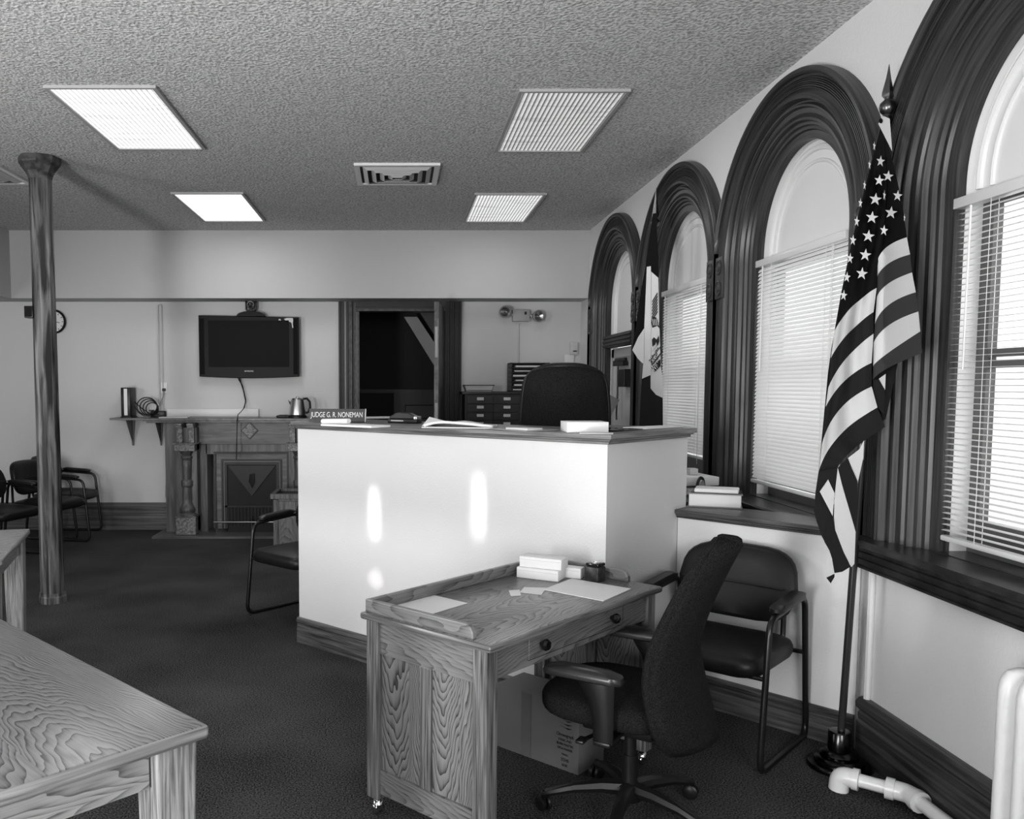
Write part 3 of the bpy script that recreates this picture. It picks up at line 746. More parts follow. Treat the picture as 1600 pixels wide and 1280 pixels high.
# moulded frame round the opening
fl, fr_, ft = PY(335, 706, YB+yf).x-X0, PY(452, 706, YB+yf).x-X0, PY(390, 706, YB+yf).z
b = B()
def frame(b, l, r, tp, wd, dep, mi=0):
    b.box((l+wd/2, yf-dep/2, (tp-wd)/2+.03), (wd, dep, tp-wd-.06), mi=mi); b.box((r-wd/2, yf-dep/2, (tp-wd)/2+.03), (wd, dep, tp-wd-.06), mi=mi); b.box(((l+r)/2, yf-dep/2, tp-wd/2), (r-l, dep, wd), mi=mi)
frame(b, fl, fr_, ft, .022, .045, 1); frame(b, fl+.022, fr_-.022, ft-.022, .055, .028, 0); frame(b, fl+.077, fr_-.077, ft-.077, .020, .04, 1)
frame(b, fl+.097, fr_-.097, ft-.097, .012, .02, 2); frame(b, fl+.109, fr_-.109, ft-.109, .028, .03, 1)
b.obj('opening_frame', [m_mantel, m_iron, m_grey], t, smooth=False)
pl, pr_, pt = fl+.137, fr_-.137, ft-.137
b = B(); b.box(((pl+pr_)/2, yf-.002, pt/2), (pr_-pl, .02, pt), mi=0)
cx = (pl+pr_)/2
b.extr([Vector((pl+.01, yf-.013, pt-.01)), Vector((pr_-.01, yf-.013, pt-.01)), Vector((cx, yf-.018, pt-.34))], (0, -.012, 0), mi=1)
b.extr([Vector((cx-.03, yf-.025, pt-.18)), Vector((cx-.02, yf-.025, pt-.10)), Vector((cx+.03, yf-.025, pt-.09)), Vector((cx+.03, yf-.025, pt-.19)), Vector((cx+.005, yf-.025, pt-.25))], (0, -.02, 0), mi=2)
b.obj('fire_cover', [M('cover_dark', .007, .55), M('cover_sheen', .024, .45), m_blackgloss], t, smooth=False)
b = B(); b.box((cx, yf-.015, .30), (pr_-pl+.06, .03, .02)); 
for k in range(15): b.box((pl+.01+k*(pr_-pl-.02)/14, yf-.02, .20), (.008, .012, .22))
b.obj('grate', m_iron, t, smooth=False)
b = B(); b.tube([(fl-.01, yf-.06, .135), (fr_+.01, yf-.06, .135)], .009, 8)
for x in (fl+.02, fr_-.02, cx): b.tube([(x, yf-.06, .19 if x == cx else .135), (x, yf-.06, .022)], .006, 6)
b.obj('fender_rail', m_steel, t)
b = B(); b.box((-.05, -.32, .011), (1.86, .56, .022)); b.obj('hearth', m_mantel, t, smooth=False)
def pillar(x):
    y = -.40
    b = B(); b.box((x, y, .115), (.215, .215, .185)); b.obj('plinth', m_marble, t, smooth=False, bev=.006)
    b = B(); b.lathe([(.11, .21), (.115, .222), (.105, .235), (.075, .25), (.085, .27), (.085, .29), (.068, .32), (.050, .36), (.055, .40), (.052, .52), (.062, .53), (.066, .545), (.062, .56), (.066, .575), (.062, .59), (.050, .60), (.052, .72), (.058, .80), (.052, .81), (.064, .83), (.064, .845), (.052, .86), (.070, .89), (.070, .905)], (x, y, 0), 20)
    b.box((x, y, .212), (.22, .22, .014)); b.obj('turned_shaft', m_mantelz, t)
    b = B(); b.box((x, y, .945), (.215, .215, .075)); b.box((x, y, .985), (.245, .245, .016)); b.obj('capital', m_marble, t, smooth=False, bev=.004)
    for dx in (-.062, .062):
        b = B(); b.box((x+dx, y+.02, 1.095), (.06, .15, .205)); b.box((x+dx, y-.01, 1.165), (.068, .18, .03)); b.box((x+dx, y-.02, 1.187), (.074, .20, .022)); b.obj('bracket', m_marble, t, smooth=False, bev=.004)
    b = B(); b.box((x, yf-.06, .60), (.215, .12, 1.1)); b.obj('pilaster', m_mantelz, t, smooth=False)
px_ = PY(293, 760, YB-.40).x-X0
pillar(px_); pillar(-.107-px_)
# side shelf
qa, qb = PY(171, 653, YB-.18), PY(258, 653, YB-.18)
t = thing('wall_shelf', 'narrow wall shelf on two tapered brackets joining the left end of the mantel', 'shelf', (qa.x, YB, 1.235))
B().box(((qb.x-qa.x)/2-.02, -.135, 0), (qb.x-qa.x-.10, .268, .022)).obj('shelf_board', M('shelf_grey', .14, .4), t, smooth=False)
for u in (205.5, 249.5):
    x = min(PY(u, 655, YB-.05).x-qa.x, qb.x-qa.x-.095)
    b = B(); b.extr([(x-.028, 0, -.012), (x+.028, 0, -.012), (x+.006, 0, -.30), (x-.006, 0, -.30)], (0, -.03, 0))
    b.extr([(x-.004, -.03, -.012), (x-.004, -.24, -.012), (x-.004, -.03, -.26)], (.008, 0, 0))
    b.obj('bracket', m_mantelz, t, smooth=False)
SZ = 1.247
q = PY(201, 640, YB-.13)
t = thing('network_box', 'upright black and white box device on the side shelf', 'device', (q.x, YB-.13, SZ))
B().box((0, 0, .165), (.10, .20, .32), bev=.006).obj('case', m_black, t); B().box((.002, -.102, .17), (.036, .006, .285)).obj('face_strip', m_paint, t, smooth=False); B().box((0, 0, .006), (.12, .21, .011), bev=.003).obj('foot', m_black, t)
b = B()
for k in range(4):
    r_ = .095-.012*k; cx, cz = .20+.015*k, .005+.118-.01*k
    b.tube([(cx+r_*math.cos(2*PI*j/24)*1.15, -.10+.014*k, cz+r_*math.sin(2*PI*j/24)*(1+.05*k)) for j in range(24)], .0055, 6, loop=True)
b.tube([(.06, -.08, .17), (.14, -.09, .10), (.22, -.10, .05), (.32, -.10, .03)], .005, 6)
b.tube([(.06, -.07, .12), (.10, -.10, .06), (.16, -.10, .02), (.26, -.12, .012)], .005, 6)
tag(b.obj('cable_coil', m_black, None, loc=(q.x, YB-.03, SZ)), 'tangled coil of black cables on the side shelf', 'cable')
q2 = PY(245, 636, YB-.09)
t = thing('power_strip', 'black power adapter block beside the cable coil on the shelf', 'power adapter', (q2.x+.005, YB-.05, SZ))
b = B(); b.box((0, 0, .035), (.15, .07, .07), bev=.006); b.obj('case', m_black, t); b = B(); b.box((-.07, -.01, .075), (.05, .045, .012), bev=.004); b.obj('plug', m_blackgloss, t)
MZ = 1.2505
a, c = PY(261, 637, YB-.04), PY(404, 650, YB-.04)
tag(B().box(((a.x+c.x)/2, YB-.035, MZ+.045), (c.x-a.x, .03, .088), bev=.003).obj('cable_trunking', m_paint), 'long flat white board standing on the mantel against the wall', 'board')
q = PY(272, 651, YB-.36)
tag(B().box((q.x, YB-.34, MZ+.006), (.30, .15, .011), rz=.06).obj('magazine', m_paper2), 'thin pale magazine lying on the left end of the mantel', 'magazine')
q = PY(443, 642, YB-.25)
b = B(); b.rings([[Vector((x*s_, y*s_, h)) for x, y in rr(.16, .07, .03)] for s_, h in ((.9, 0), (1, .008), (.95, .02), (.6, .03))]); tag(b.obj('eyeglass_case', m_black, None, loc=(q.x, YB-.25, MZ)), 'small rounded black case lying beside the steel kettle on the mantel', 'case')
q = PY(465, 645, YB-.24)
t = thing('electric_kettle', 'brushed steel electric kettle with a black handle on the mantel', 'kettle', (q.x, YB-.23, MZ), 0)
b = B(); b.lathe([(.085, .024), (.092, .03), (.090, .06), (.078, .15), (.068, .195)], seg=28); b.obj('body', m_steel, t)
b = B(); b.lathe([(.10, 0), (.10, .018), (.088, .024)], seg=28); b.obj('power_base', m_black, t)
b = B(); b.lathe([(.069, .194), (.06, .206), (.02, .212), (.015, .225), (.001, .228)], seg=28); b.obj('lid', m_steel, t)
b = B(); b.tube([(.055, 0, .20), (.10, 0, .205), (.13, 0, .17), (.135, 0, .11), (.115, 0, .06), (.088, 0, .05)], .012, 8); b.obj('handle', m_black, t)
b = B(); b.rings([[Vector((-.060, .03, .15)), Vector((-.060, -.03, .15)), Vector((-.072, 0, .11))], [Vector((-.105, .008, .192)), Vector((-.105, -.008, .192)), Vector((-.10, 0, .185))]]); b.obj('spout', m_black, t)

# ------------------------------------------------------------------ drawer cabinet group
q = PY(722, 612, 9.0); q2 = PY(856, 612, 9.0)
cx0, cx1, ct = q.x, 1.62, q.z
t = thing('drawer_cabinet', 'dark multi-drawer cabinet with small white label holders', 'cabinet', ((cx0+cx1)/2, 9.20, 0))
w = cx1-cx0
B().box((0, 0, (ct-.03)/2), (w-.06, .40, ct-.03)).obj('carcass', M('cabinet_dark', .012, .4), t, smooth=False)
B().box((0, -.004, ct-.015), (w, .43, .03), bev=.003).obj('top', M('cabinet_top', .018, .4), t)
m_dr = M('drawer_dark', .026, .38, speck=(10, .010, .022))
dh = .087; dw = (w-.10)/3
for c_ in range(3):
    for r_ in range(5):
        x = -w/2+.05+dw*(c_+.5); z = ct-.03-.014-dh*(r_+.5)
        d = B().box((x, -.205, z), (dw-.012, .018, dh-.008), bev=.002).obj('drawer', m_dr, t, smooth=False)
        B().box((x, -.217, z+.012), (.072, .006, .030), bev=.001).obj('label_holder', m_offwhite, d, smooth=False)
q = PY(748, 609, 9.1)
t = thing('wire_basket', 'shallow clear tray resting on the dark drawer cabinet', 'tray', (q.x, 9.14, ct))
b = B(); b.rings([[Vector((x*s_, y*s_, z)) for x, y in rr(.31, .22, .02)] for s_, z in ((.86, .003), (1, .062), (1.02, .062), (.88, .0))], caps=False); b.poly([Vector((x*.86, y*.86, .004)) for x, y in rr(.31, .22, .02)]); b.obj('tray_body', m_offwhite, t)
b = B()
for s_, z in ((.88, .012), (1.02, .066)): b.tube([(x*s_, y*s_, z) for x, y in rr(.31, .22, .02)], .005, 6, loop=True)
b.obj('rim', m_black, t)
q = PY(797, 609, 9.1)
ow, oh = PY(857, 609, 9.1).x-q.x, PY(797, 567, 9.1).z-ct
t = thing('letter_sorter', 'black letter sorter filled with papers on the drawer cabinet', 'letter tray', (q.x+ow/2, 9.20, ct))
b = B(); b.box((-ow/2+.006, 0, oh/2), (.012, .30, oh)); b.box((ow/2-.006, 0, oh/2), (.012, .30, oh)); b.box((0, .145, oh/2), (ow, .01, oh))
for k in range(7): b.box((0, 0, .005+k*(oh-.01)/6), (ow, .30, .008))
b.obj('frame', m_black, t, smooth=False)
for k in range(6):
    tag(B().box((q.x+ow/2-.02+.01*(k % 3), 9.16, ct+.02+k*(oh-.01)/6), (ow-.09, .26, .018 if k % 2 else .012), rz=.03*((k % 3)-1)).obj('paper_stack', m_paper2, smooth=False), ['papers in the lowest slot of the black letter sorter', 'papers in the second slot up of the black letter sorter', 'papers in the third slot up of the black letter sorter', 'papers in the fourth slot up of the black letter sorter', 'papers in the slot below the top of the black letter sorter', 'papers in the topmost slot of the black letter sorter'][k], 'papers', 'papers in the letter sorter')
# things by the far door
t = thing('filing_cabinet', 'pale filing cabinet standing near the white far door', 'filing cabinet', (1.70, 7.45, 0))
B().box((0, 0, .60), (.36, .5, 1.20), bev=.006).obj('carcass', m_offwhite, t)
for k in range(4):
    d = B().box((-.185, 0, .16+.29*k), (.012, .46, .27), bev=.003).obj('drawer', m_offwhite, t); B().box((-.197, 0, .20+.29*k), (.014, .12, .02), bev=.003).obj('handle', m_steel, d)
t = thing('cardboard_box', 'pale open cardboard box on the filing cabinet by the far door', 'box', (1.66, 7.42, 1.20), .2)
B().box((0, 0, .085), (.22, .20, .17), bev=.003).obj('carton', M('pale_card', .42, .7), t); B().box((.085, -.14, .16), (.10, .05, .30), rot=Matrix.Rotation(.5, 3, 'Y')).obj('flap', M('pale_flap', .36, .7), t)

# ------------------------------------------------------------------ judge's bench
A, C, R = Vector((-.61, 5.24, 0)), Vector((.935, 3.80, 0)), Vector((1.480, 4.360, 0))
d1 = (C-A).normalized(); d2 = (R-C).normalized(); n1 = Vector((-d1.y, d1.x, 0)); n2 = Vector((-d2.y, d2.x, 0))
if n1.y < 0: n1 = -n1
if n2.x > 0: n2 = -n2
def bpoly(o, e, dep):
    q = [A-n1*o-d1*e, C+d1*o-d2*o, R-n2*o+d2*e, R+n2*dep+d2*e, C-d1*dep+d2*dep, A+n1*dep-d1*e]
    return [(p.x, p.y) for p in q]
t = thing('judge_bench', 'white plastered angled judge bench with an oak ledge on top', 'bench')
B().prism(bpoly(0, 0, .12), 0, 1.327).obj('plaster_front', m_white, t, smooth=False)
b = B()
m_led = STREAK('ledge_oak', .09, .26, 0, .36, 70, 3, (.34, .66), -.75)
b2 = B()
for z0_, z1_, o_ in ((1.327, 1.341, .014), (1.341, 1.350, .026), (1.350, 1.374, .040)):
    q = bpoly(o_, o_*.6, .46); b.prism([q[0], q[1], q[4], q[5]], z0_, z1_); b2.prism([q[1], q[2], q[3], q[4]], z0_, z1_)
b.obj('ledge', m_led, t, smooth=False, bev=.003)
b2.obj('ledge', STREAK('ledge_oak_turned', .09, .26, 0, .36, 70, 3, (.34, .66), .80), t, smooth=False, bev=.003)
b = B(); base_profile((C.x, C.y), (A.x, A.y), .155, .022, b, BR); b.obj('baseboard', m_oaktrim, t, smooth=False)
b = B(); base_profile((R.x, R.y), (C.x, C.y), .155, .022, b, BR); b.obj('baseboard', m_oaktrim2, t, smooth=False)
b = B(); base_profile((A.x, A.y), (A.x+n1.x*.12, A.y+n1.y*.12), .155, .02, b, BR); b.obj('baseboard', m_oaktrim2, t, smooth=False)
BZ = 1.3745
def on_bench(u, v, z=BZ): return PZ(u, v, z)
# nameplate
p0, p1 = on_bench(486, 659), on_bench(569, 661)
wv = (p1-p0); wv.z = 0; L_ = .335; ang = -.14
cpt = (p0+p1)/2
t = thing('nameplate', 'dark engraved name sign standing on the left end of the bench ledge', 'nameplate', (cpt.x, cpt.y, BZ), ang)
rt = Matrix.Rotation(-.25, 3, 'X')
B().box((0, 0, .040), (L_, .010, .078), rot=rt, bev=.001).obj('plate', m_grey.copy() if 0 else M('plate_face', .07, .35), t, smooth=False)
B().box((L_/2+.002, 0, .040), (.005, .013, .080), rot=rt).obj('edge_trim', m_offwhite, t, smooth=False)
B().prism([(-L_/2, .0), (L_/2, .0), (L_/2, .04), (-L_/2, .04)], 0, .012).obj('stand', m_black, t, smooth=False)
text('lettering', 'JUDGE G. R. NONEMAN', m_white_ink, .044, t, (0, -.0095, .0435), (PI/2-.25, 0, 0), sx=.66)
def sheets(name, u0, v0, u1, v1, dep, th, mats, lab, cat, z=BZ, da=0, group=None, bev=.002):
    a, b_ = PZ(u0, v0, z), PZ(u1, v1, z); d = b_-a; an = math.atan2(d.y, d.x); L_ = d.length
    o = B().box((L_/2, dep/2, th/2), (L_, dep, th), bev=bev).obj(name, mats, None, loc=a, rz=an+da)
    return tag(o, lab, cat, group)
# note pad with its front sheets rolled back
a = on_bench(502, 666)
t = thing('note_pad', 'white writing pad with its pages rolled back in front of the name sign', 'note pad', (a.x, a.y, BZ), -.70)
B().box((.17, .08, .006), (.36, .15, .011), bev=.002).obj('pages', m_paper, t)
b = B(); b.rings([[Vector((-.01+.19*s_, .022+.016*math.cos(k*PI/7), .025+.013*math.sin(k*PI/7)+.006*s_)) for k in range(14)] for s_ in (0, 1)]); b.obj('rolled_pages', m_paper, t)
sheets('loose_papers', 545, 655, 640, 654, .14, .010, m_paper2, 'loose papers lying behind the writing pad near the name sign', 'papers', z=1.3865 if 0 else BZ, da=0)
p = on_bench(611, 661)
t = thing('hole_punch', 'black metal desk punch on the bench ledge between the papers', 'hole punch', (p.x, p.y+.03, BZ), -.50)
b = B(); b.box((.09, 0, .012), (.19, .07, .024), bev=.005); b.obj('base', m_black, t)
b = B(); b.extr([(-.0, -.022, .024), (.0, -.022, .035), (.05, -.022, .060), (.13, -.022, .058), (.17, -.022, .040), (.17, -.022, .024)], (0, .044, 0)); b.obj('lever', m_black, t, bev=.004)
b = B(); b.box((.172, -.0, .03), (.022, .06, .022), bev=.004); b.obj('die_head', m_steel, t)
b = B(); b.box((.06, -.0365, .014), (.08, .002, .006)); b.obj('size_marks', m_offwhite, t, smooth=False)
# thick folded papers
p = on_bench(659, 669)
t = thing('folded_papers', 'thick white folded papers on the bench ledge right of the black punch', 'papers', (p.x, p.y, BZ), -.28)
b = B()
def fp(u, v): return Vector((.01+.35*u, .16*v, .012+.020*math.sin(PI*min(1, u*1.2))*(1-.4*v)+.004*math.sin(9*u+3*v)))
b.grid(fp, 14, 6); b.obj('top_sheets', m_paper, t, solid=.012)
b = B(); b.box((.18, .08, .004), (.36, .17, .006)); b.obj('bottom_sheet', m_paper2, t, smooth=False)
b = B(); b.poly([(.0, .0, .01), (.10, .10, .032), (.01, .12, .052)]); b.obj('bent_corner', m_paper, t, smooth=False, solid=.002)
sheets('document_folder', 765, 671, 822, 675, .20, .006, m_grey, 'flat grey document folder on the bench ledge right of the folded papers', 'folder')
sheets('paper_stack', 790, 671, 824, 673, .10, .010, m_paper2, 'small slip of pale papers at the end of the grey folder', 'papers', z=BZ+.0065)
sheets('white_book', 886, 676, 951, 676, .16, .048, m_paper, 'thick white paperback book lying on the bench ledge before the black chair', 'book')
sheets('loose_sheet', 905, 678, 958, 679, .09, .003, m_paper, 'curled white sheet beside the thick white book on the ledge', 'paper', z=BZ, da=.1)
t = thing('desk_blotter', 'glossy dark flat panel lying near the corner of the bench ledge', 'blotter', tuple((C-d1*.16+d2*.30).to_tuple()[:2])+(BZ,), math.atan2(d2.y, d2.x))
B().box((0, 0, .003), (.26, .20, .005), bev=.001).obj('panel', m_blackgloss, t)
sheets('paper_stack', 1010, 671, 1068, 668, .14, .006, m_paper, 'white papers spread along the right arm of the bench ledge', 'papers')

# ------------------------------------------------------------------ chairs
def rpoly(pts, r, n=5, closed=True):
    P = [Vector(p) for p in pts]; o = []; N = len(P)
    for i in range(N):
        if not closed and i in (0, N-1): o.append(P[i]); continue
        a, c = (P[i-1]-P[i]), (P[(i+1) % N]-P[i]); ra = min(r, a.length*.45, c.length*.45)
        s_, e_ = P[i]+a.normalized()*ra, P[i]+c.normalized()*ra
        for k in range(n+1):
            f = k/n; o.append(s_*(1-f)**2+P[i]*2*f*(1-f)+e_*f**2)
    return o
def back_panel(b, w, z0, z1, th, y0, tilt, wtop=.82, curve=.05, rc=.45, n=28, wb=.9):
    """upholstered back: outline in XZ, soft edges, wraps forward at the sides"""
    out = []
    for k in range(n):
        a = 2*PI*k/n; c, s_ = math.cos(a), math.sin(a)
        ex = .55
        x = math.copysign(abs(c)**ex, c); z = math.copysign(abs(s_)**ex, s_)
        out.append((x, z))
    R_ = []
    h = (z1-z0)/2; zc = (z0+z1)/2
    for sc_, dy in ((.55, -.5), (.86, -.46), (.97, -.28), (1, 0), (.97, .28), (.86, .44), (.55, .5)):
        ring = []
        for x, z in out:
            ww = w/2*(1+(wtop-1)*max(0, z))*(1+(wb-1)*max(0, -z))
            X = x*ww*sc_; Z = zc+z*h*sc_
            Y = y0+dy*th+(Z-z0)*tilt-curve*(X/(w/2))**2
            ring.append(Vector((X, Y, Z)))
        R_.append(ring)
    b.rings(R_)
GL = 'black sled-base guest chairs'
def guest_chair():
    t = thing('guest_chair', 'x', 'chair', group=GL)
    b = B(); cushion(b, .53, .52, .085, .09, (0, -.03, .385), .02); b.obj('seat', m_leather, t)
    b = B(); back_panel(b, .545, .52, .855, .085, .175, .25, wtop=.93, curve=.05); b.obj('backrest', m_leather, t)
    b = B(); b.tube([(x, .135+.0875*0-.012*(1-(x/.24)**2)+.25*.17-.042-.05*(x/.285)**2, .695) for x in [k*.042-.23 for k in range(12)]], .004, 6); b.obj('seam', m_black, t)
    for sg in (-1, 1):
        L_ = rpoly([(sg*.29, -.28, .014), (sg*.29, -.215, .635), (sg*.29, .205, .665), (sg*.29, .28, .014)], .065)
        B().tube(L_, .0135, 10, loop=True).obj('side_frame', m_tube, t)
        b = B()
        b.rings([[Vector((sg*.29+x*s_, -.01+y*s_, h+.035*0+(y*s_)*.071+.664)) for x, y in rr(.06, .31, .028)] for s_, h in ((.85, -.004), (1, .004), (1, .018), (.8, .028))])
        b.obj('arm_pad', m_black, t)
        B().tube(rpoly([(sg*.19, .12, .41), (sg*.19, .24, .42), (sg*.19, .245, .64)], .05, closed=False), .012, 8).obj('back_support', m_tube, t)
    b = B(); b.tube([(-.29, -.24, .395), (.29, -.24, .395)], .010, 8); b.tube([(-.29, .235, .40), (.29, .235, .40)], .010, 8); b.obj('cross_bar', m_tube, t)
    return t
gc = guest_chair(); gc.location = (1.448, 3.772, 0); gc.rotation_euler.z = -.752; gc['label'] = 'black vinyl guest chair against the half wall beside the flag pole'
dup(gc, (-.640, 5.850, 0), -.752, 'black guest chair partly hidden behind the left end of the bench')
for (x, y, rz, lab) in ((-3.55, 9.06, 1.48, 'black guest chair behind the wooden column, only its arm and seat showing'),
                   (-3.47, 8.42, 1.32, 'black guest chair whose rounded back shows just left of the wooden column'),
                   (-3.66, 7.80, 1.25, 'leftmost black guest chair of the row by the back wall, cut off by the frame')):
    dup(gc, (x, y, 0), rz, lab)

def star_base(t, r, angs, z, mat):
    for a in angs:
        c, s_ = math.cos(a), math.sin(a); P = lambda q, zz: Vector((q*c, q*s_, zz))
        b = B(); R_ = []
        for q, zz, w, h in ((.02, z+.035, .030, .03), (.10, z+.035, .026, .026), (.20, z+.022, .022, .02), (r-.01, z-.005, .018, .014), (r+.01, z-.012, .012, .010)):
            n_ = Vector((-s_, c, 0)); R_.append([P(q, zz)+n_*w*math.cos(k*PI/4)+Vector((0, 0, h*math.sin(k*PI/4))) for k in range(8)])
        b.rings(R_); leg = b.obj('base_leg', mat, t)
        b = B(); m_ = Matrix.Rotation(a+.6, 3, 'Z')
        for sg in (-1, 1): 
            rg = []
            for rad, off in ((.001, .006), (.026, .006), (.028, .010), (.028, .018), (.022, .022), (.001, .022)):
                rg.append([m_ @ Vector((sg*off, rad*math.cos(k*PI/8), rad*math.sin(k*PI/8))) for k in range(16)])
            b.rings(rg)
        b.tube([(0, 0, 0), (0, 0, .05)], .008, 6)
        b.obj('caster', m_black, leg, loc=(r*c, r*s_, .029))
# task chair by the small desk
CH = (.855, 3.055, 0); CA = math.atan2(-.83, -.56)
t = thing('task_chair', 'high-backed black fabric task chair pulled up to the small oak desk', 'office chair', CH, CA)
b = B(); cushion(b, .51, .50, .085, .16, (0, -.045, .405), .02); b.obj('seat', m_mesh, t)
b = B()
def bk(u, v):
    z = .355+.705*v; s_ = 2*u-1
    w = .235+.02*math.sin(PI*min(1, v*2.2))-.135*max(0, v-.35)/.65
    if v < .12: w *= .72+.28*(v/.12)**.6
    if v > .86: w *= math.sqrt(max(.08, 1-((v-.86)/.145)**2))
    y = .205+.08*(max(0, .43-v)/.43)**1.6+.32*max(0, v-.43)**1.4
    y -= .085*abs(s_)**2.2*(1-.35*v)
    return Vector((s_*w, y, z))
b.grid(bk, 18, 26); b.obj('backrest', m_mesh, t, solid=.045, ang=1.2)
b = B()
edge = [bk(0, k/26) for k in range(27)]+[bk(k/10, 1) for k in range(1, 10)]+[bk(1, 1-k/26) for k in range(27)]
b.tube(edge, .020, 8); b.obj('back_edge', m_mesh, t)
b = B(); b.box((0, -.02, .365), (.20, .26, .06), bev=.012); b.box((0, .16, .35), (.08, .22, .03), bev=.008); b.box((0, .215, .375), (.07, .06, .05), bev=.008); b.obj('mechanism', m_black, t)
b = B(); b.tube([(.10, -.05, .375), (.22, -.06, .37), (.27, -.07, .372)], .007, 6); b.box((.285, -.075, .372), (.05, .03, .012), bev=.004); b.obj('tilt_lever', m_black, t)
B().lathe([(.028, .10), (.028, .24), (.022, .24), (.022, .38), (.03, .38)], seg=16).obj('gas_column', m_black, t)
B().lathe([(.045, .07), (.05, .09), (.045, .125), (.03, .135)], seg=16).obj('hub', m_black, t)
for sg in (-1, 1):
    b = B(); R_ = []
    for z, y, wx, wy in ((.38, .0, .012, .035), (.44, .0, .014, .036), (.52, -.01, .016, .046), (.57, -.025, .018, .062), (.585, -.03, .018, .066)):
        R_.append([Vector((sg*.285+wx*math.cos(k*PI/6), y+wy*math.sin(k*PI/6), z)) for k in range(12)])
    b.rings(R_); b.box((sg*.19, 0, .378), (.22, .06, .016), bev=.004); ar = b.obj('armrest', m_black, t)
    b = B(); R_ = []
    for s_, h in ((.80, .583), (.98, .589), (1, .601), (.96, .612), (.75, .620), (.3, .622)):
        R_.append([Vector((sg*.285+x*s_, -.075+y*s_, h+.01*math.cos((y*s_)*9))) for x, y in rr(.082, .29, .040, 6)])
    b.rings(R_); b.obj('arm_pad', M('arm_pad_rubber', .022, .30, spec=.6), ar)
star_base(t, .31, [math.radians(a)-CA for a in (171, 243, 315, 27, 99)], .075, m_black)
# judge's chair
t = thing('judge_chair', 'large black mesh high-back office chair behind the bench', 'office chair', (1.015, 5.15, .45), -.25)
b = B(); cushion(b, .52, .50, .09, .12, (0, .05, .44), .02); b.obj('seat', m_leather, t)
b = B()
def jb(u, v):
    s_ = 2*u-1; z = .60+.645*v
    k = .5
    w = .212+.026*math.sin(PI*v)
    if v > .85: w *= (1-((v-.85)/.15)**3*.12)
    if v < .1: w *= .85+1.5*v
    z += -.042*abs(s_)**3.2*(v**4)
    y = -.20-.05*v+.07*(abs(s_)**2)-.035*math.sin(PI*v)+.020*math.cos(PI*s_*1.0)*-1*math.sin(PI*v)
    return Vector((s_*w, y, z))
b.grid(jb, 18, 18); b.obj('backrest', m_mesh, t, solid=.05, ang=1.2)
b = B(); b.tube([jb(0, k/18) for k in range(19)]+[jb(k/18, 1) for k in range(1, 18)]+[jb(1, 1-k/18) for k in range(19)], .026, 8); b.obj('back_edge', m_black, t)
b = B(); b.box((0, -.17, .52), (.10, .03, .30), bev=.01); b.box((0, -.05, .41), (.14, .26, .05), bev=.01); b.obj('back_support', m_black, t)
for sg in (-1, 1):
    b = B(); b.tube(rpoly([(sg*.22, .0, .41), (sg*.30, .0, .41), (sg*.30, .0, .66)], .05, closed=False), .016, 8); ar = b.obj('armrest', m_black, t)
    B().box((sg*.30, .03, .672), (.07, .28, .03), bev=.012).obj('arm_pad', m_black, ar)
B().lathe([(.03, .10), (.03, .40)], seg=14).obj('gas_column', m_black, t)
star_base(t, .30, [.3+2*PI*k/5 for k in range(5)], .075, m_black)

# ------------------------------------------------------------------ small oak desk
DT = .7986; DLn, DW, DHt = 1.150, .605, .762
t = thing('oak_desk', 'small oak desk with panelled ends and a raised rim in front of the bench', 'desk', (.2947, 2.6592, 0), DT)
b = B(); b.box((DLn/2, DW/2, .749), (DLn, DW, .026), bev=.009); b.edge_mats(); b.obj('desktop', [m_oak_x, m_dedge_x, m_dedge_y], t)
for nme, pts in (('left_rim', None), ('back_rim', None), ('right_rim', None)): pass
def rim_poly(y0): return [(0, y0-.0, .762), (0, y0, .785), (0, y0+.012, .802), (0, y0+.03, .81), (0, DW-.014, .81), (0, DW-.014, .762)]
B().extr([Vector((.016, y, z)) for _, y, z in rim_poly(.085)], (.022, 0, 0)).obj('rim', m_oak_y, t, smooth=False, bev=.004)
B().extr([Vector((DLn-.038, y, z)) for _, y, z in rim_poly(.14)], (.022, 0, 0)).obj('rim', m_oak_y, t, smooth=False, bev=.004)
B().box((DLn/2, DW-.025, .786), (DLn-.078, .022, .047), bev=.004).obj('rim', m_oak_xz, t, smooth=False)
xs = (.045, DLn-.045)
for sx, x in ((-1, xs[0]), (1, xs[1])):
    for y in (.055, DW-.05):
        lg = B().box((x, y, .402), (.060, .060, .668)).obj('leg', m_oakleg_z, t, smooth=False, bev=.004)
        b = B(); b.lathe([(.006, .068), (.010, .062), (.018, .055), (.022, .04)], (x, y, 0), 12); b.lathe([(.001, -.012), (.022, -.012), (.025, -.006), (.025, .006), (.022, .012), (.001, .012)], (x, y, .026), 14, axis='Y'); b.obj('caster', m_chrome, lg)
    xx = x+sx*.005*0
    y0_, y1_ = .085, DW-.08
    b = B(); b.box((xx, (y0_+y1_)/2, .676), (.034, y1_-y0_, .12)); b.obj('end_rail', m_oak_y, t, smooth=False)
    b = B(); b.box((xx, (y0_+y1_)/2, .135), (.034, y1_-y0_, .09)); b.obj('end_rail', m_oak_y, t, smooth=False)
    b = B(); b.box((xx, (y0_+y1_)/2, .398), (.034, .052, .436)); b.obj('end_stile', m_oakleg_z, t, smooth=False, bev=.002)
    for k, (pa, pb) in enumerate(((y0_, (y0_+y1_)/2-.026), ((y0_+y1_)/2+.026, y1_))):
        B().box((xx, (pa+pb)/2, .398), (.012, pb-pa, .436)).obj('end_panel', m_oakpanel, t, smooth=False)
ay = .048
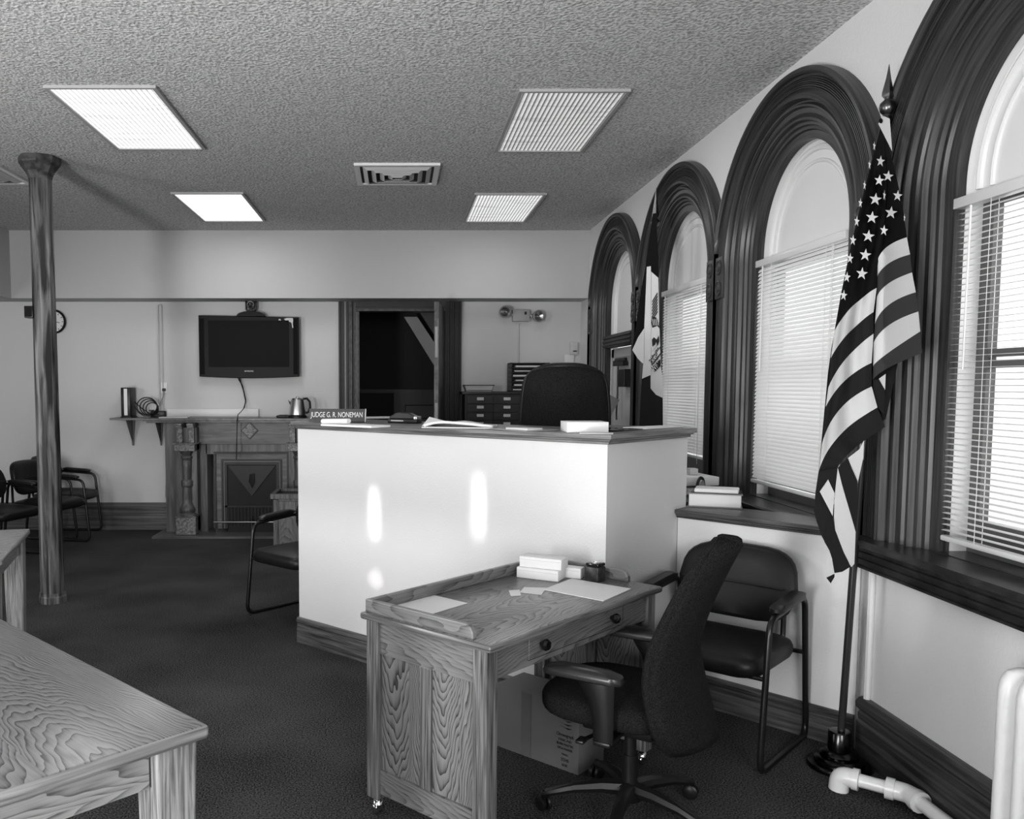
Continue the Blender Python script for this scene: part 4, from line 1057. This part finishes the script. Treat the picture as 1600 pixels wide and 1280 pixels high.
b = B(); b.box((.165, ay, .682), (.18, .022, .108)); b.box((DLn-.165, ay, .682), (.18, .022, .108)); b.box((DLn/2, ay, .637), (DLn-.51, .022, .018)); b.box((DLn/2, ay+.002, .731), (DLn-.51, .022, .010)); b.obj('apron', m_oak_xz, t, smooth=False)
dr = B().box((DLn/2, ay-.001, .686), (DLn-.52, .022, .076), bev=.003).obj('drawer', m_oak_xz, t, smooth=False)
k1, k2 = .33, .80
for kx in (k1, k2):
    b = B(); b.lathe([(.008, -.012), (.009, -.018), (.019, -.028), (.021, -.036), (.016, -.045), (.001, -.048)], (kx, ay, .692), 14, axis='Y'); b.obj('knob', m_blackgloss, dr)
B().box((DLn/2, DW-.05, .64), (DLn-.16, .02, .18)).obj('back_apron', m_oak_xz, t, smooth=False)
DZ_ = .7625
def dsk(lx, ly, z=DZ_): 
    c, s_ = math.cos(DT), math.sin(DT); return (.2947+lx*c-ly*s_, 2.6592+lx*s_+ly*c, z)
# envelope boxes
p = PZ(807, 902, DZ_); q = PZ(873, 909, DZ_); d = q-p; an = math.atan2(d.y, d.x)-.06; L_ = d.length
hb = .045
for k, (ox_, oy_, z, lab, sh) in enumerate(((0, 0, 0, 'white envelope box on the desk, lower one of the stack of two', 0), (.008, .012, hb+.001, 'white envelope box on the desk, on top of the other', .03), (.065, .099, 0, 'white envelope box on the desk, standing behind the stack of two', 0))):
    c, s_ = math.cos(an), math.sin(an)
    t = thing('envelope_box', lab, 'box', (p.x+ox_*c-oy_*s_, p.y+ox_*s_+oy_*c, DZ_+z), an+sh, 'envelope boxes on the small desk')
    dp = .092 if k < 2 else .055
    B().box((L_/2, dp/2, hb/2), (L_, dp, hb), bev=.002).obj('carton', m_paper, t); B().box((L_/2, -.0002, hb-.012), (L_-.01, .0012, .0015)).obj('lid_edge', m_paper2, t, smooth=False)
p = PZ(930, 908, DZ_)
t = thing('pencil_cup', 'small dark wooden block holder near the right end of the desk', 'pencil holder', (p.x, p.y, DZ_), DT)
b = B(); b.box((0, 0, .032), (.062, .062, .064), bev=.004); b.obj('block', M('dark_walnut', .025, .35, speck=(30, .015, .05)), t)
b = B(); b.box((0, 0, .072), (.060, .060, .014), bev=.004); b.obj('cap', m_blackgloss, t)
b = B(); b.lathe([(.020, .079), (.020, .082), (.012, .082), (.011, .076), (.001, .076)], seg=16); b.obj('metal_ring', m_steel, t)
def quad(name, pts, z, lab, th=.0012, mat=m_paper, curl=0, group=None):
    P_ = [PZ(u, v, z) for u, v in pts]; c = sum(P_, Vector())/len(P_)
    b = B(); b.rings([[p_-c for p_ in P_], [p_-c+Vector((0, 0, th)) for p_ in P_]])
    o = b.obj(name, mat, None, smooth=False, loc=c); return tag(o, lab, 'paper', group)
quad('paper_sheet', [(604, 942), (668, 928), (731, 943), (668, 962)], DZ_+.0005, 'single sheet of paper at the left end of the small desk')
quad('paper_sheet', [(849, 922), (893, 905), (986, 921), (943, 940)], DZ_+.0005, 'white paper sheets before the dark wooden block on the desk', th=.003)
quad('sticky_note', [(795, 923), (812, 922), (814, 931), (798, 932)], DZ_+.0005, 'small square paper note, left one of two on the desk')
quad('sticky_note', [(819, 918), (854, 919), (846, 930), (812, 926)], DZ_+.0005, 'paper note on the desk, right and larger one of two')
# cardboard box under the desk
bx = dsk(.83, .19, 0)
t = thing('cardboard_box', 'brown printed cardboard carton on the carpet under the desk', 'box', bx, DT)
BW, BD, BH = .42, .20, .285
B().box((BD/2, BW/2, BH/2), (BD, BW, BH), bev=.003).obj('carton', m_card, t)
tx = [('Chronograph', .024, .150), ('STENC.-PAD', .018, .128), ('BURN MASTER', .019, .110), ('OPS-K MASTER', .017, .092), ('STENCIL', .013, .068), ('22340', .024, .045), ('|||| |||||', .016, .024)]
for k, (s_, sz, z) in enumerate(tx):
    text('print', s_, m_ink, sz*.8, t, (-.0012, .065, z), (PI/2, 0, -PI/2), extr=.0003, sx=.8)
b = B()
for k, (z, w) in enumerate(((.215, .05), (.200, .07), (.185, .06))): b.extr([(-.001, .03, z), (-.001, .03+.02, z-.007), (-.001, .03+w, z+.004), (-.001, .03+w*.6, z-.002)], (-.0006, 0, 0))
b.obj('print_swoosh', m_ink, t, smooth=False)
B().box((-.0012, BW-.16, BH/2), (.001, .05, BH-.01)).obj('tape', M('carton_tape', .16, .5), t, smooth=False)

# ------------------------------------------------------------------ oak tables at the left
def table(lab, loc, rz, w, d, m_top):
    """corner of the top at the origin; top spans x 0..w (toward +x local) and y 0..d"""
    t = thing('oak_table', lab, 'table', loc, rz)
    top = .7548
    b = B(); b.box((w/2, d/2, top-.018), (w, d, .036), bev=.010, seg=3); b.edge_mats(); b.obj('tabletop', [m_top, m_edge_x, m_edge_y], t)
    for x in (.022+.055, w-.077):
        for y in (.077, d-.077):
            b = B(); b.rings([[Vector((x+a*s_, y+c*s_, z)) for a, c in ((1, 1), (-1, 1), (-1, -1), (1, -1))] for s_, z in ((.042, 0), (.055, top-.037))]); b.obj('leg', m_oakpale_z, t, smooth=False, bev=.006)
    for y in (.065, d-.065):
        B().box((w/2, y, top-.037-.05), (w-.27, .024, .098), bev=.003).obj('apron', m_oakpale_x, t, smooth=False)
    for x in (.065, w-.065):
        B().box((x, d/2, top-.037-.05), (.024, d-.27, .098), bev=.003).obj('apron', m_oakpale_y, t, smooth=False)
    return t
# near table: long edge runs back-left, short edge runs toward the camera
tt = .7806
m_tabtop = CATH('table_top_oak', .075, .31, 0, 1, .31, 9, 34, .06, .28, .36, .42, 6)
m_tabtop2 = CATH('table_top_pale', .12, .42, 0, 1, .31, 9, 30, .06, .3, .36, .42, 8)
e1 = Vector((-math.sin(tt), math.cos(tt), 0)); TC = Vector((-.4613, 2.0515, 0))
table('large pale oak table in the near left corner of the room', TC, math.atan2(e1.y, e1.x), 1.83, .92, m_tabtop)
TB = Vector((-2.149, 4.964, 0))
table('pale oak table farther back at the left edge, beside the column', TB, math.atan2(-.265, -.964), 1.5, .92, m_tabtop2)
# oak pedestal beside the fireplace
t = thing('oak_pedestal', 'short oak box stand with a black recessed top in front of the fireplace', 'stand', (-1.245+.28, 8.60, 0))
b = B(); b.box((0, 0, .24), (.50, .42, .48)); b.obj('carcass', m_oak_z, t, smooth=False)
b = B()
for sx in (-1, 1): b.box((sx*.235, -.212, .24), (.05, .016, .47)); b.box((sx*.262, 0, .505), (.045, .50, .05)); b.box((0, sx*.228, .505), (.48, .045, .05))
b.box((0, -.212, .41), (.42, .016, .09)); b.obj('frame', m_oakleg_z, t, smooth=False, bev=.003)
B().box((0, 0, .492), (.48, .41, .02)).obj('top_inset', m_black, t, smooth=False)

# ------------------------------------------------------------------ books on the half wall
HZ = .9685
p = PZ(1074, 792, HZ); q = PZ(1160, 796, HZ); d = q-p; an = math.atan2(d.y, d.x); L_ = d.length
t = thing('thick_book', 'thick white-edged book lying on the end of the half wall', 'book', (p.x, p.y, HZ), an)
B().box((L_/2, .09, .036), (L_-.012, .165, .062), bev=.004).obj('pages', m_paper, t)
b = B(); b.box((L_/2, .09, .003), (L_, .175, .005)); b.box((L_/2, .09, .070), (L_, .175, .005)); b.box((L_/2, .178, .036), (L_, .004, .07)); b.obj('cover', M('book_cover', .25, .5), t, smooth=False)
t = thing('thin_book', 'thin open white booklet resting on the thick book', 'book', (p.x+.01, p.y+.012, HZ+.0735), an-.05)
b = B(); b.box((L_/2, .075, .011), (L_-.05, .14, .02), bev=.006); b.obj('pages', m_paper, t); b = B(); b.box((L_/2, .078, .0015), (L_-.02, .15, .002)); b.obj('cover', m_black, t, smooth=False)
t = thing('low_bookcase', 'low dark bookcase under the window behind the bench', 'bookcase', (1.715, 5.15, .45))
B().box((0, 0, .24), (.26, .90, .48)).obj('carcass', m_darkpanel, t, smooth=False); B().box((0, 0, .49), (.29, .94, .02), bev=.003).obj('top', M('bookcase_top', .04, .4), t)
LZ = .951
for k, (u, v, w, dd, th, lab) in enumerate(((0, 0, .22, .26, .042, 'lowest of the books behind the end of the bench'), (0, 0, .20, .24, .012, 'thin book between two others behind the end of the bench'), (0, 0, .24, .28, .050, 'white-edged book on top of the stack behind the end of the bench'))):
    z = LZ+(.0, .0425, .055)[k]+.0005*k
    b = B(); b.box((0, 0, th/2), (w, dd, th), bev=.003); tag(b.obj('stacked_book', m_paper if k != 1 else m_grey, None, loc=(1.742, 5.10, z), rz=(.1, -.1, .15)[k]), lab, 'book', 'books behind the bench')
tag(B().box((0, 0, .02), (.05, .06, .038), bev=.004).obj('small_box', m_offwhite, None, loc=(1.765, 5.10, LZ+.1065)), 'tiny pale box on top of the books behind the bench', 'box')
t = thing('tape_dispenser', 'round black tape dispenser standing behind the thick book', 'tape dispenser', (1.73, 4.86, LZ), .9)
B().tube([(.055*math.cos(2*PI*k/24), 0, .058+.055*math.sin(2*PI*k/24)) for k in range(24)], .009, 8, loop=True).obj('ring', m_black, t)
B().lathe([(.045, -.01), (.045, .01), (.025, .01), (.025, -.01), (.045, -.01)], (0, 0, .058), 20, axis='Y').obj('tape_roll', m_paper2, t)
# ------------------------------------------------------------------ radiator and pipe
t = thing('radiator', 'white ornate cast iron radiator at the right edge under the near window', 'radiator', (1.866, 2.50, 0))
for k in range(7):
    y = -.078*k
    b = B(); R_ = []
    for z, wx, wy in ((.07, .055, .022), (.09, .066, .032), (.16, .068, .034), (.63, .068, .034), (.68, .067, .036), (.71, .060, .034), (.735, .045, .026), (.745, .02, .012)):
        R_.append([Vector((wx*math.copysign(abs(math.cos(2*PI*j/20))**.7, math.cos(2*PI*j/20)), y+wy*math.sin(2*PI*j/20), z)) for j in range(20)])
    b.rings(R_)
    o = b.obj('section', m_radiator, t)
    if k in (0, 6):
        b = B()
        for sx in (-.045, .045): b.rings([[Vector((sx+.016*s_*math.cos(j*PI/4), y+.018*s_*math.sin(j*PI/4), z)) for j in range(8)] for s_, z in ((1.2, 0), (.9, .02), (1, .08))])
        b.obj('foot', m_metalwhite, t)
t = thing('heating_pipe', 'white heating pipe with elbows running along the floor to the radiator', 'pipe', (0, 0, 0))
e0 = PZ(1322, 1214, .06); e1_ = PZ(1420, 1240, .055); e2_ = Vector((1.93, 2.86, .055)); e3 = Vector((1.90, 2.57, .075))
e1_ = Vector((1.925, e1_.y, .055))
b = B(); b.tube(rpoly([e0, e1_, e2_, e3], .05, closed=False), .026, 12); b.obj('pipe_run', m_metalwhite, t)
b = B(); dd = (e1_-e0).normalized()
b.tube(rpoly([e0+dd*.035, e0-dd*.02, e0-dd*.025+Vector((0, 0, -.058))], .035, closed=False), .037, 14); b.tube([e0+dd*.022, e0+dd*.045], .042, 14); b.obj('elbow', m_metalwhite, t)
b = B(); d3 = (e2_-e1_).normalized()
b.tube(rpoly([e1_-dd*.06, e1_, e1_+d3*.06], .04, closed=False), .036, 14); b.tube([e1_-dd*.075, e1_-dd*.045], .041, 14); b.tube([e1_+d3*.045, e1_+d3*.075], .041, 14); b.obj('elbow', m_metalwhite, t)

# ------------------------------------------------------------------ venetian blinds
def blind(yc, z0, z1, tilt, lab, hw_=.491):
    x = WX+.048
    t = thing('venetian_blind', lab, 'window blind', (x, yc, z1), 0, 'white venetian blinds')
    b = B(); b.box((0, 0, -.018), (.045, 2*hw_, .038), bev=.003); b.obj('headrail', m_metalwhite, t)
    h = z1-z0; pitch = .0215; n = int((h-.07)/pitch); c, s_ = math.cos(tilt), math.sin(tilt)
    b = B()
    for k in range(n):
        z = -.055-pitch*k
        row = [(-.0125, -.0), (-.006, .0016), (0, .0021), (.006, .0016), (.0125, 0)]
        P_ = [(a*c-e*s_, a*s_+e*c) for a, e in row]
        b.rings([[Vector((a, sg*(hw_-.004), z+e)) for a, e in P_] for sg in (-1, 1)], close=False, caps=False)
    b.obj('slats', m_slat, t, fixn=False)
    b = B(); zz = -.055-pitch*n
    b.box((0, 0, zz-.008), (.03, 2*hw_, .022), bev=.007); b.obj('bottom_rail', m_metalwhite, t)
    for yy in (-.30, .30):
        b = B()
        for dx in (-.014, .014): b.tube([(dx, yy, -.03), (dx, yy, zz)], .0012, 5)
        b.obj('ladder_cord', m_paper, t)
    b = B()
    for dy in (0, .012): b.tube([(-.024, -hw_+.10+dy, -.04), (-.026, -hw_+.10+dy, -.7), (-.026, -hw_+.10+dy*.3, zz-.05)], .0016, 5)
    b.obj('pull_cord', m_paper, t)
    B().tube([(-.022, hw_-.10, -.04), (-.024, hw_-.10, -.62)], .004, 6).obj('tilt_wand', m_paper, t)
blind(WY[1], 1.085, 2.305, math.radians(60), 'half-closed white blind behind the state flag')
blind(WY[2], 1.02, 2.29, math.radians(60), 'half-closed white blind in the window between the two flags')
blind(WY[3], 1.005, 2.265, math.radians(4), 'open-slatted white blind in the nearest window, at the right edge')

# ------------------------------------------------------------------ flags
def pole(lab, base, top, tipz, dark=True):
    t = thing('flag_pole', lab, 'flag pole', base)
    d = Vector(top)-Vector(base)
    b = B(); b.lathe([(.122, 0), (.124, .012), (.120, .020), (.098, .024), (.098, .040), (.092, .046), (.075, .050), (.078, .062), (.070, .072), (.045, .078), (.045, .15), (.040, .156), (.024, .158)], seg=36); b.obj('stand', M('stand_metal', .06, .22, metal=1), t)
    b = B(); b.tube([d*.035, d*.5, d], .0145, 12); b.obj('shaft', m_polewood, t)
    b = B(); b.tube([d*.485, d*.53], .0165, 12); b.obj('joint_ferrule', m_brassdark, t)
    b = B(); b.lathe([(.016, -.05), (.016, -.02), (.012, -.015), (.026, .0), (.030, .016), (.026, .032), (.012, .046), (.012, .055)], tuple(d), 16); b.obj('ball_finial', m_brassdark, t)
    b = B(); R_ = []
    L_ = tipz-top[2]
    for z, wx, wy in ((.045, .010, .008), (.058, .024, .010), (.070, .024, .011), (L_*.7, .010, .007), (L_, .0008, .0008)):
        R_.append([d+Vector((wx, 0, z)), d+Vector((0, wy, z)), d+Vector((-wx, 0, z)), d+Vector((0, -wy, z))])
    b.rings(R_); b.obj('spear_finial', m_brassdark, t, smooth=False)
    return t
pole('tall dark flag pole on a round stand holding the striped flag', (1.842, 3.468, 0), (1.914, 3.435, 2.655), 2.835)

def lerpl(P_, f):
    """point at fraction f along a polyline"""
    L_ = [0]
    for a, c in zip(P_, P_[1:]): L_.append(L_[-1]+math.hypot(c[0]-a[0], c[1]-a[1]))
    d = f*L_[-1]
    for k in range(len(P_)-1):
        if d <= L_[k+1]+1e-9:
            q = (d-L_[k])/max(1e-9, L_[k+1]-L_[k]); return (P_[k][0]+(P_[k+1][0]-P_[k][0])*q, P_[k][1]+(P_[k+1][1]-P_[k][1])*q)
    return P_[-1]
def bez(P_, f):
    if len(P_) == 2: P_ = [P_[0], ((P_[0][0]+P_[1][0])/2, (P_[0][1]+P_[1][1])/2), P_[1]]
    a, m_, c = P_; m_ = (2*m_[0]-(a[0]+c[0])/2, 2*m_[1]-(a[1]+c[1])/2)
    return tuple(a[k]*(1-f)**2+2*m_[k]*f*(1-f)+c[k]*f*f for k in (0, 1))
def fdepth(u, v):
    s_ = min(1, max(0, (v-190)/160)); y = 3.42-.10*s_*s_*(3-2*s_)
    # the right-hand fold comes toward the room, staying clear of the window casing
    ymax = 1.885*FPX/max(1, u-XP)
    return min(y, ymax)
def FP(u, v, d=0):
    y = fdepth(u, v); p = PY(u, v, y); r = (p-Vector((0, 0, EYE))); r.z = 0
    return p-r.normalized()*d
def strip(b, top, bot, mi, nu=14, nv=3, dep=lambda f, g_: 0, bz=True):
    F_ = bez if bz else lerpl
    def fn(i, j):
        a, c = F_(top, i), F_(bot, i); return FP(a[0]+(c[0]-a[0])*j, a[1]+(c[1]-a[1])*j, dep(i, j))
    b.grid(fn, nu, nv, mi=mi)
def reg(b, pts, mi, d=0): b.poly([FP(u, v, d) for u, v in pts], mi)
def star(b, u, v, r, mi, d, sq=1, a0=0):
    pts = []
    for k in range(10):
        a = a0+PI*k/5-PI/2; q = r if k % 2 == 0 else r*.40; pts.append((u+q*math.cos(a)*sq, v+q*math.sin(a)))
    b.poly([FP(x, y, d) for x, y in pts], mi)
b = B()
NAVY, WHT, RED, REDL = 0, 1, 2, 3
pleatA = lambda f, g_: .020*math.sin(PI*f*2.3)+.01*math.sin(PI*f*5+.5)-.03*f
pleatB = lambda f, g_: -.03+.035*math.sin(PI*.5*min(1, f*1.2))
# left panel: canton then six stripes
Lp = [(1376, 197), (1352, 290), (1330, 382), (1314, 460), (1304, 517)]; Rp = [(1381, 200), (1386, 290), (1380, 380), (1371, 412), (1370, 449)]
def cA(i, j):
    a, c = lerpl(Lp, j), lerpl(Rp, j); k = pleatA(i, j)*min(1, j*2)
    return FP(a[0]+(c[0]-a[0])*i, a[1]+(c[1]-a[1])*i+ (0 if j < .8 else 0), k)
# canton lower edge is the stripe curve, so blend toward it
kA = [[(1304, 517), (1333, 477), (1370, 449)], [(1298, 560), (1326, 520), (1365, 487)], [(1294, 606), (1322, 560), (1365, 521)], [(1290, 636), (1320, 595), (1362, 567)],
      [(1284, 694), (1312, 640), (1362, 604)], [(1279, 737), (1310, 683), (1371, 637)], [(1309, 731), (1330, 706), (1383, 667)]]
def cA2(i, j):
    a, c = lerpl(Lp, j), lerpl(Rp, j); sag = bez(kA[0], i); base = (Lp[-1][0]+(Rp[-1][0]-Lp[-1][0])*i, Lp[-1][1]+(Rp[-1][1]-Lp[-1][1])*i)
    u = a[0]+(c[0]-a[0])*i+(sag[0]-base[0])*j**3; v = a[1]+(c[1]-a[1])*i+(sag[1]-base[1])*j**3
    return FP(u, v, pleatA(i, j)*min(1, j*2))
b.grid(cA2, 14, 22, mi=NAVY)
for k in range(6): strip(b, kA[k], kA[k+1], WHT if k % 2 == 0 else RED, dep=pleatA)
# right panel
kB = [[(1370, 414), (1382, 389), (1417, 371)], [(1370, 432), (1388, 412), (1422, 398)], [(1370, 463), (1388, 443), (1425, 426)], [(1367, 506), (1388, 477), (1431, 457)],
      [(1365, 535), (1389, 508), (1435, 487)], [(1364, 573), (1383, 555), (1438, 518)], [(1364, 594), (1388, 575), (1441, 552)]]
RpB = [(1382, 203), (1398, 265), (1410, 320), (1417, 371)]; LpB = [(1381, 200), (1386, 290), (1380, 380), (1370, 414)]
def cB(i, j):
    a, c = lerpl(LpB, j), lerpl(RpB, j); sag = bez(kB[0], i); base = (LpB[-1][0]+(RpB[-1][0]-LpB[-1][0])*i, LpB[-1][1]+(RpB[-1][1]-LpB[-1][1])*i)
    return FP(a[0]+(c[0]-a[0])*i+(sag[0]-base[0])*j**3, a[1]+(c[1]-a[1])*i+(sag[1]-base[1])*j**3, pleatB(i, j)*min(1, j*2))
b.grid(cB, 12, 18, mi=NAVY)
for k in range(6): strip(b, kB[k], kB[k+1], WHT if k % 2 == 0 else REDL, dep=pleatB)
# underside curl below the right panel
reg(b, [(1364, 594), (1373, 592), (1383, 610), (1382, 650), (1371, 637), (1364, 610)], RED, -.035)
reg(b, [(1373, 592), (1384, 584), (1383, 610)], WHT, -.038)
# falling fly end
reg(b, [(1279, 737), (1309, 731), (1304, 775), (1294, 749), (1281, 768), (1301, 806), (1305, 828), (1297, 862), (1284, 838), (1276, 815), (1272, 798), (1274, 770)], RED, .004)
reg(b, [(1279, 737), (1309, 731), (1308, 760), (1304, 775), (1294, 749), (1281, 768), (1275, 790), (1272, 798), (1274, 770)], RED, .002)
reg(b, [(1281, 768), (1294, 749), (1304, 770), (1301, 806)], WHT, .012)
reg(b, [(1301, 806), (1305, 828), (1318, 862), (1329, 885), (1316, 893), (1304, 895), (1300, 872), (1296, 860), (1288, 846), (1294, 815)], RED, .008)
reg(b, [(1309, 730), (1304, 775), (1303, 806), (1305, 828), (1318, 862), (1330, 886), (1335, 881), (1337, 831), (1328, 800), (1315, 755)], WHT, .006)
reg(b, [(1309, 731), (1324, 716), (1340, 752), (1340, 776), (1338, 831), (1330, 805), (1316, 760)], RED, .001)
reg(b, [(1325, 716), (1343, 702), (1350, 688), (1349, 715), (1340, 756)], WHT, -.005)
reg(b, [(1296, 860), (1300, 872), (1304, 895), (1291, 902), (1292, 878)], WHT, .006)
reg(b, [(1291, 902), (1304, 896), (1304, 901), (1298, 911)], RED, .009)
# back of the drape, closing the cloth behind the pole side
def bk_(i, j):
    a = lerpl([(1376, 197), (1330, 382), (1296, 560), (1279, 737)], j); c = lerpl([(1383, 200), (1408, 320), (1428, 450), (1384, 655)], j)
    return FP(a[0]+(c[0]-a[0])*i, a[1]+(c[1]-a[1])*i, -.05*math.sin(PI*i)-.03*min(1, j*2))
b.grid(bk_, 8, 14, mi=RED)
# stars
K = .2967
for sx_, sy_, r, sq in [(390, 257, 31, .75), (383, 357, 31, .9), (430, 335, 31, .95), (363, 455, 34, 1), (480, 437, 31, .85), (345, 550, 34, 1), (445, 525, 34, 1), (408, 617, 30, .75), (326, 647, 34, 1), (310, 745, 34, .95), (292, 842, 34, .95),
                    (357, 178, 28, .28), (332, 275, 28, .28), (306, 382, 28, .3), (284, 475, 28, .4), (265, 570, 30, .5), (245, 668, 30, .6), (230, 762, 30, .6), (213, 860, 30, .65), (196, 955, 30, .65), (410, 435, 30, .28), (516, 552, 24, .22)]:
    u, v = 1260+sx_*K, 180+sy_*K
    star(b, u, v, r*K*1.02, WHT, .045, sq, a0=.12)
# white heading with grommet
b.poly([FP(1372, 199, .05), FP(1380, 187, .05), FP(1390, 191, .05), FP(1394, 242, .05)], WHT)
b.poly([FP(1376+3*math.cos(k*PI/5), 195+4*math.sin(k*PI/5), .054) for k in range(10)], NAVY)
bmesh.ops.remove_doubles(b.bm, verts=b.bm.verts[:], dist=.0002)
us = b.obj('national_flag', [m_flagnavy, m_flagwhite, m_flagdark, m_flagredlit], None, ang=1.0)
tag(us, 'stars and stripes flag draped from the pole beside the near window', 'flag')

# state flag
base2 = Vector((1.80, 6.02, 0)); top2 = PXW(1024, 352, 1.80)
pole('thinner flag pole behind the bench holding the tricolour state flag', tuple(base2), (1.80, top2.y, top2.z), PXW(1027, 292, 1.80).z)
def SP_(u, v, d=0):
    p = PXW(u, v, 1.775); y = min(max(p.y, 5.80), 6.2); y = 5.95-(u-1010)*.004
    return PY(u, v, y-d)
b = B()
def sreg(pts, mi, d=0): b.poly([SP_(u, v, d) for u, v in pts], mi)
sreg([(1020, 334), (1025, 333), (1029, 402), (1029, 440), (1018, 425), (1017, 416), (1010.6, 417), (1006.5, 515), (997, 527), (988, 545), (995, 500), (1002, 450), (1008, 420)], 0)
sreg([(1010.6, 417), (1017, 416), (1017, 586), (1003, 592), (1005, 568), (1006.5, 515)], 1, .01)
sreg([(1006.5, 513), (1006, 566), (1004, 568), (996, 560), (988, 547), (997, 527)], 1, .014)
sreg([(1017, 424), (1028.5, 434), (1030, 500), (1033, 575), (1035, 588), (1035.5, 622), (1025, 617), (1016.5, 607)], 1, .004)
sreg([(1003, 592), (1017, 586), (1017, 700), (998, 700), (1000, 640)], 2)
sreg([(1016.5, 607), (1025, 617), (1035.5, 622), (1036, 700), (1016.5, 700)], 2, .002)
# eagle: wing bars, body, head, ribbons
k_ = .21875
def E_(pts, mi, d=.010): sreg([(980+x*k_, 380+y*k_) for x, y in pts], mi, d)
for n in range(7):
    y = 372+n*22; E_([(178-n*.5, y+42), (216, y-22), (217, y-10), (179-n*.5, y+54)], 3)
E_([(178, 525), (205, 530), (228, 570), (230, 610), (215, 590), (180, 605), (172, 570)], 3)
for n in range(4): E_([(180+n*12, 545), (184+n*12, 540), (190+n*12, 585), (186+n*12, 590)], 1, .013)
E_([(170, 640), (190, 600), (212, 640), (222, 690), (205, 740), (180, 770), (170, 740)], 4)
E_([(176, 690), (190, 672), (212, 690), (200, 725), (180, 740)], 3, .012); E_([(205, 700), (225, 660), (228, 700), (214, 735)], 3, .012)
E_([(168, 830), (238, 735), (242, 790), (178, 875)], 3); E_([(174, 832), (234, 750), (237, 784), (180, 862)], 4, .013)
E_([(172, 888), (236, 828), (238, 878), (196, 920)], 3); E_([(182, 892), (230, 842), (232, 872), (196, 908)], 3, .012)
flag2 = b.obj('state_flag', [m_flagnavy, m_flagwhite, m_flagdark, m_ink, m_paper2], None, smooth=False)
tag(flag2, 'vertical tricolour state flag with an eagle hanging between the far windows', 'flag')
def ftext(body, mat, u, v, sz, ang):
    p = SP_(u, v, .02); text('lettering', body, mat, sz, flag2, p, (PI/2, ang, 0), extr=.0005, sx=.52)
ftext('RIGHTS', m_ink, 980+207*k_, 380+806*k_, .064, -.98)
ftext('WILL', m_white_ink, 980+207*k_, 380+880*k_, .064, -.80)

# ------------------------------------------------------------------ light
w = bpy.data.worlds.new('sky'); sc.world = w; w.use_nodes = True
bg = w.node_tree.nodes['Background']; bg.inputs[0].default_value = g(1); bg.inputs[1].default_value = 2.4
def area(name, loc, target, sx, sy, power, spread=180):
    l = bpy.data.lights.new(name, 'AREA'); l.shape = 'RECTANGLE'; l.size = sx; l.size_y = sy; l.energy = power; l.spread = math.radians(spread)
    o = bpy.data.objects.new(name, l); COL.objects.link(o); o.location = loc
    o.rotation_euler = (Vector(target)-Vector(loc)).to_track_quat('-Z', 'Y').to_euler(); o['kind'] = 'helper'; return o
area('window_and_fill_light', (-3.2, -2.3, 1.4), (0.2, 4.5, 1.5), 1.0, 1.7, 150)
area('window_and_fill_light', (-5.45, 2.6, 1.6), (0, 5.0, 1.0), 1.0, 1.8, 80)
area('window_and_fill_light', (1.1, -2.4, 1.9), (1.2, 4, .9), 1.4, 1.6, 85)  # unseen fill lamp added behind the camera to brighten the bench's right side
area('sun_bounce', (-2.8, -1.2, .3), (-1.9, 1.5, 3.2), .6, .6, 105, 115)
area('brick_fill', (2.75, 5.5, 4.6), (5.1, 5.8, 1.6), 14, 1.2, 260)  # added lamp that brightens the brick wall beyond the windows
for x, y, p_ in ((-1.609, 5.364, 9), (-1.593, 7.918, 9), (.972, 5.421, 5), (.953, 7.948, 6)):
    area('ceiling_tube_light', (x, y, CEIL-.03), (x, y, 0), .55, 1.15, p_)
# narrow lamps added before the bench stand in for thin bars of reflected sun
for u, v, sx_, sy_, p_ in ((585, 803, .045, .26, 1.0), (747, 792, .045, .30, 1.0), (587, 905, .05, .05, .22)):
    d = _ray(u, v)
    nrm = n1; tt_ = nrm.dot(A-Vector((0, 0, EYE)))/nrm.dot(Vector(d)); p = Vector((0, 0, EYE))+Vector(d)*tt_
    area('sun_bar_lamp', p-n1*1.3+Vector((0, 0, .25)), p, sx_, sy_, p_*.05, 6)
sc.cycles.max_bounces = 8
sc.cycles.transparent_max_bounces = 12
sc.cycles.sample_clamp_indirect = 6
sc.cycles.caustics_reflective = False; sc.cycles.caustics_refractive = False
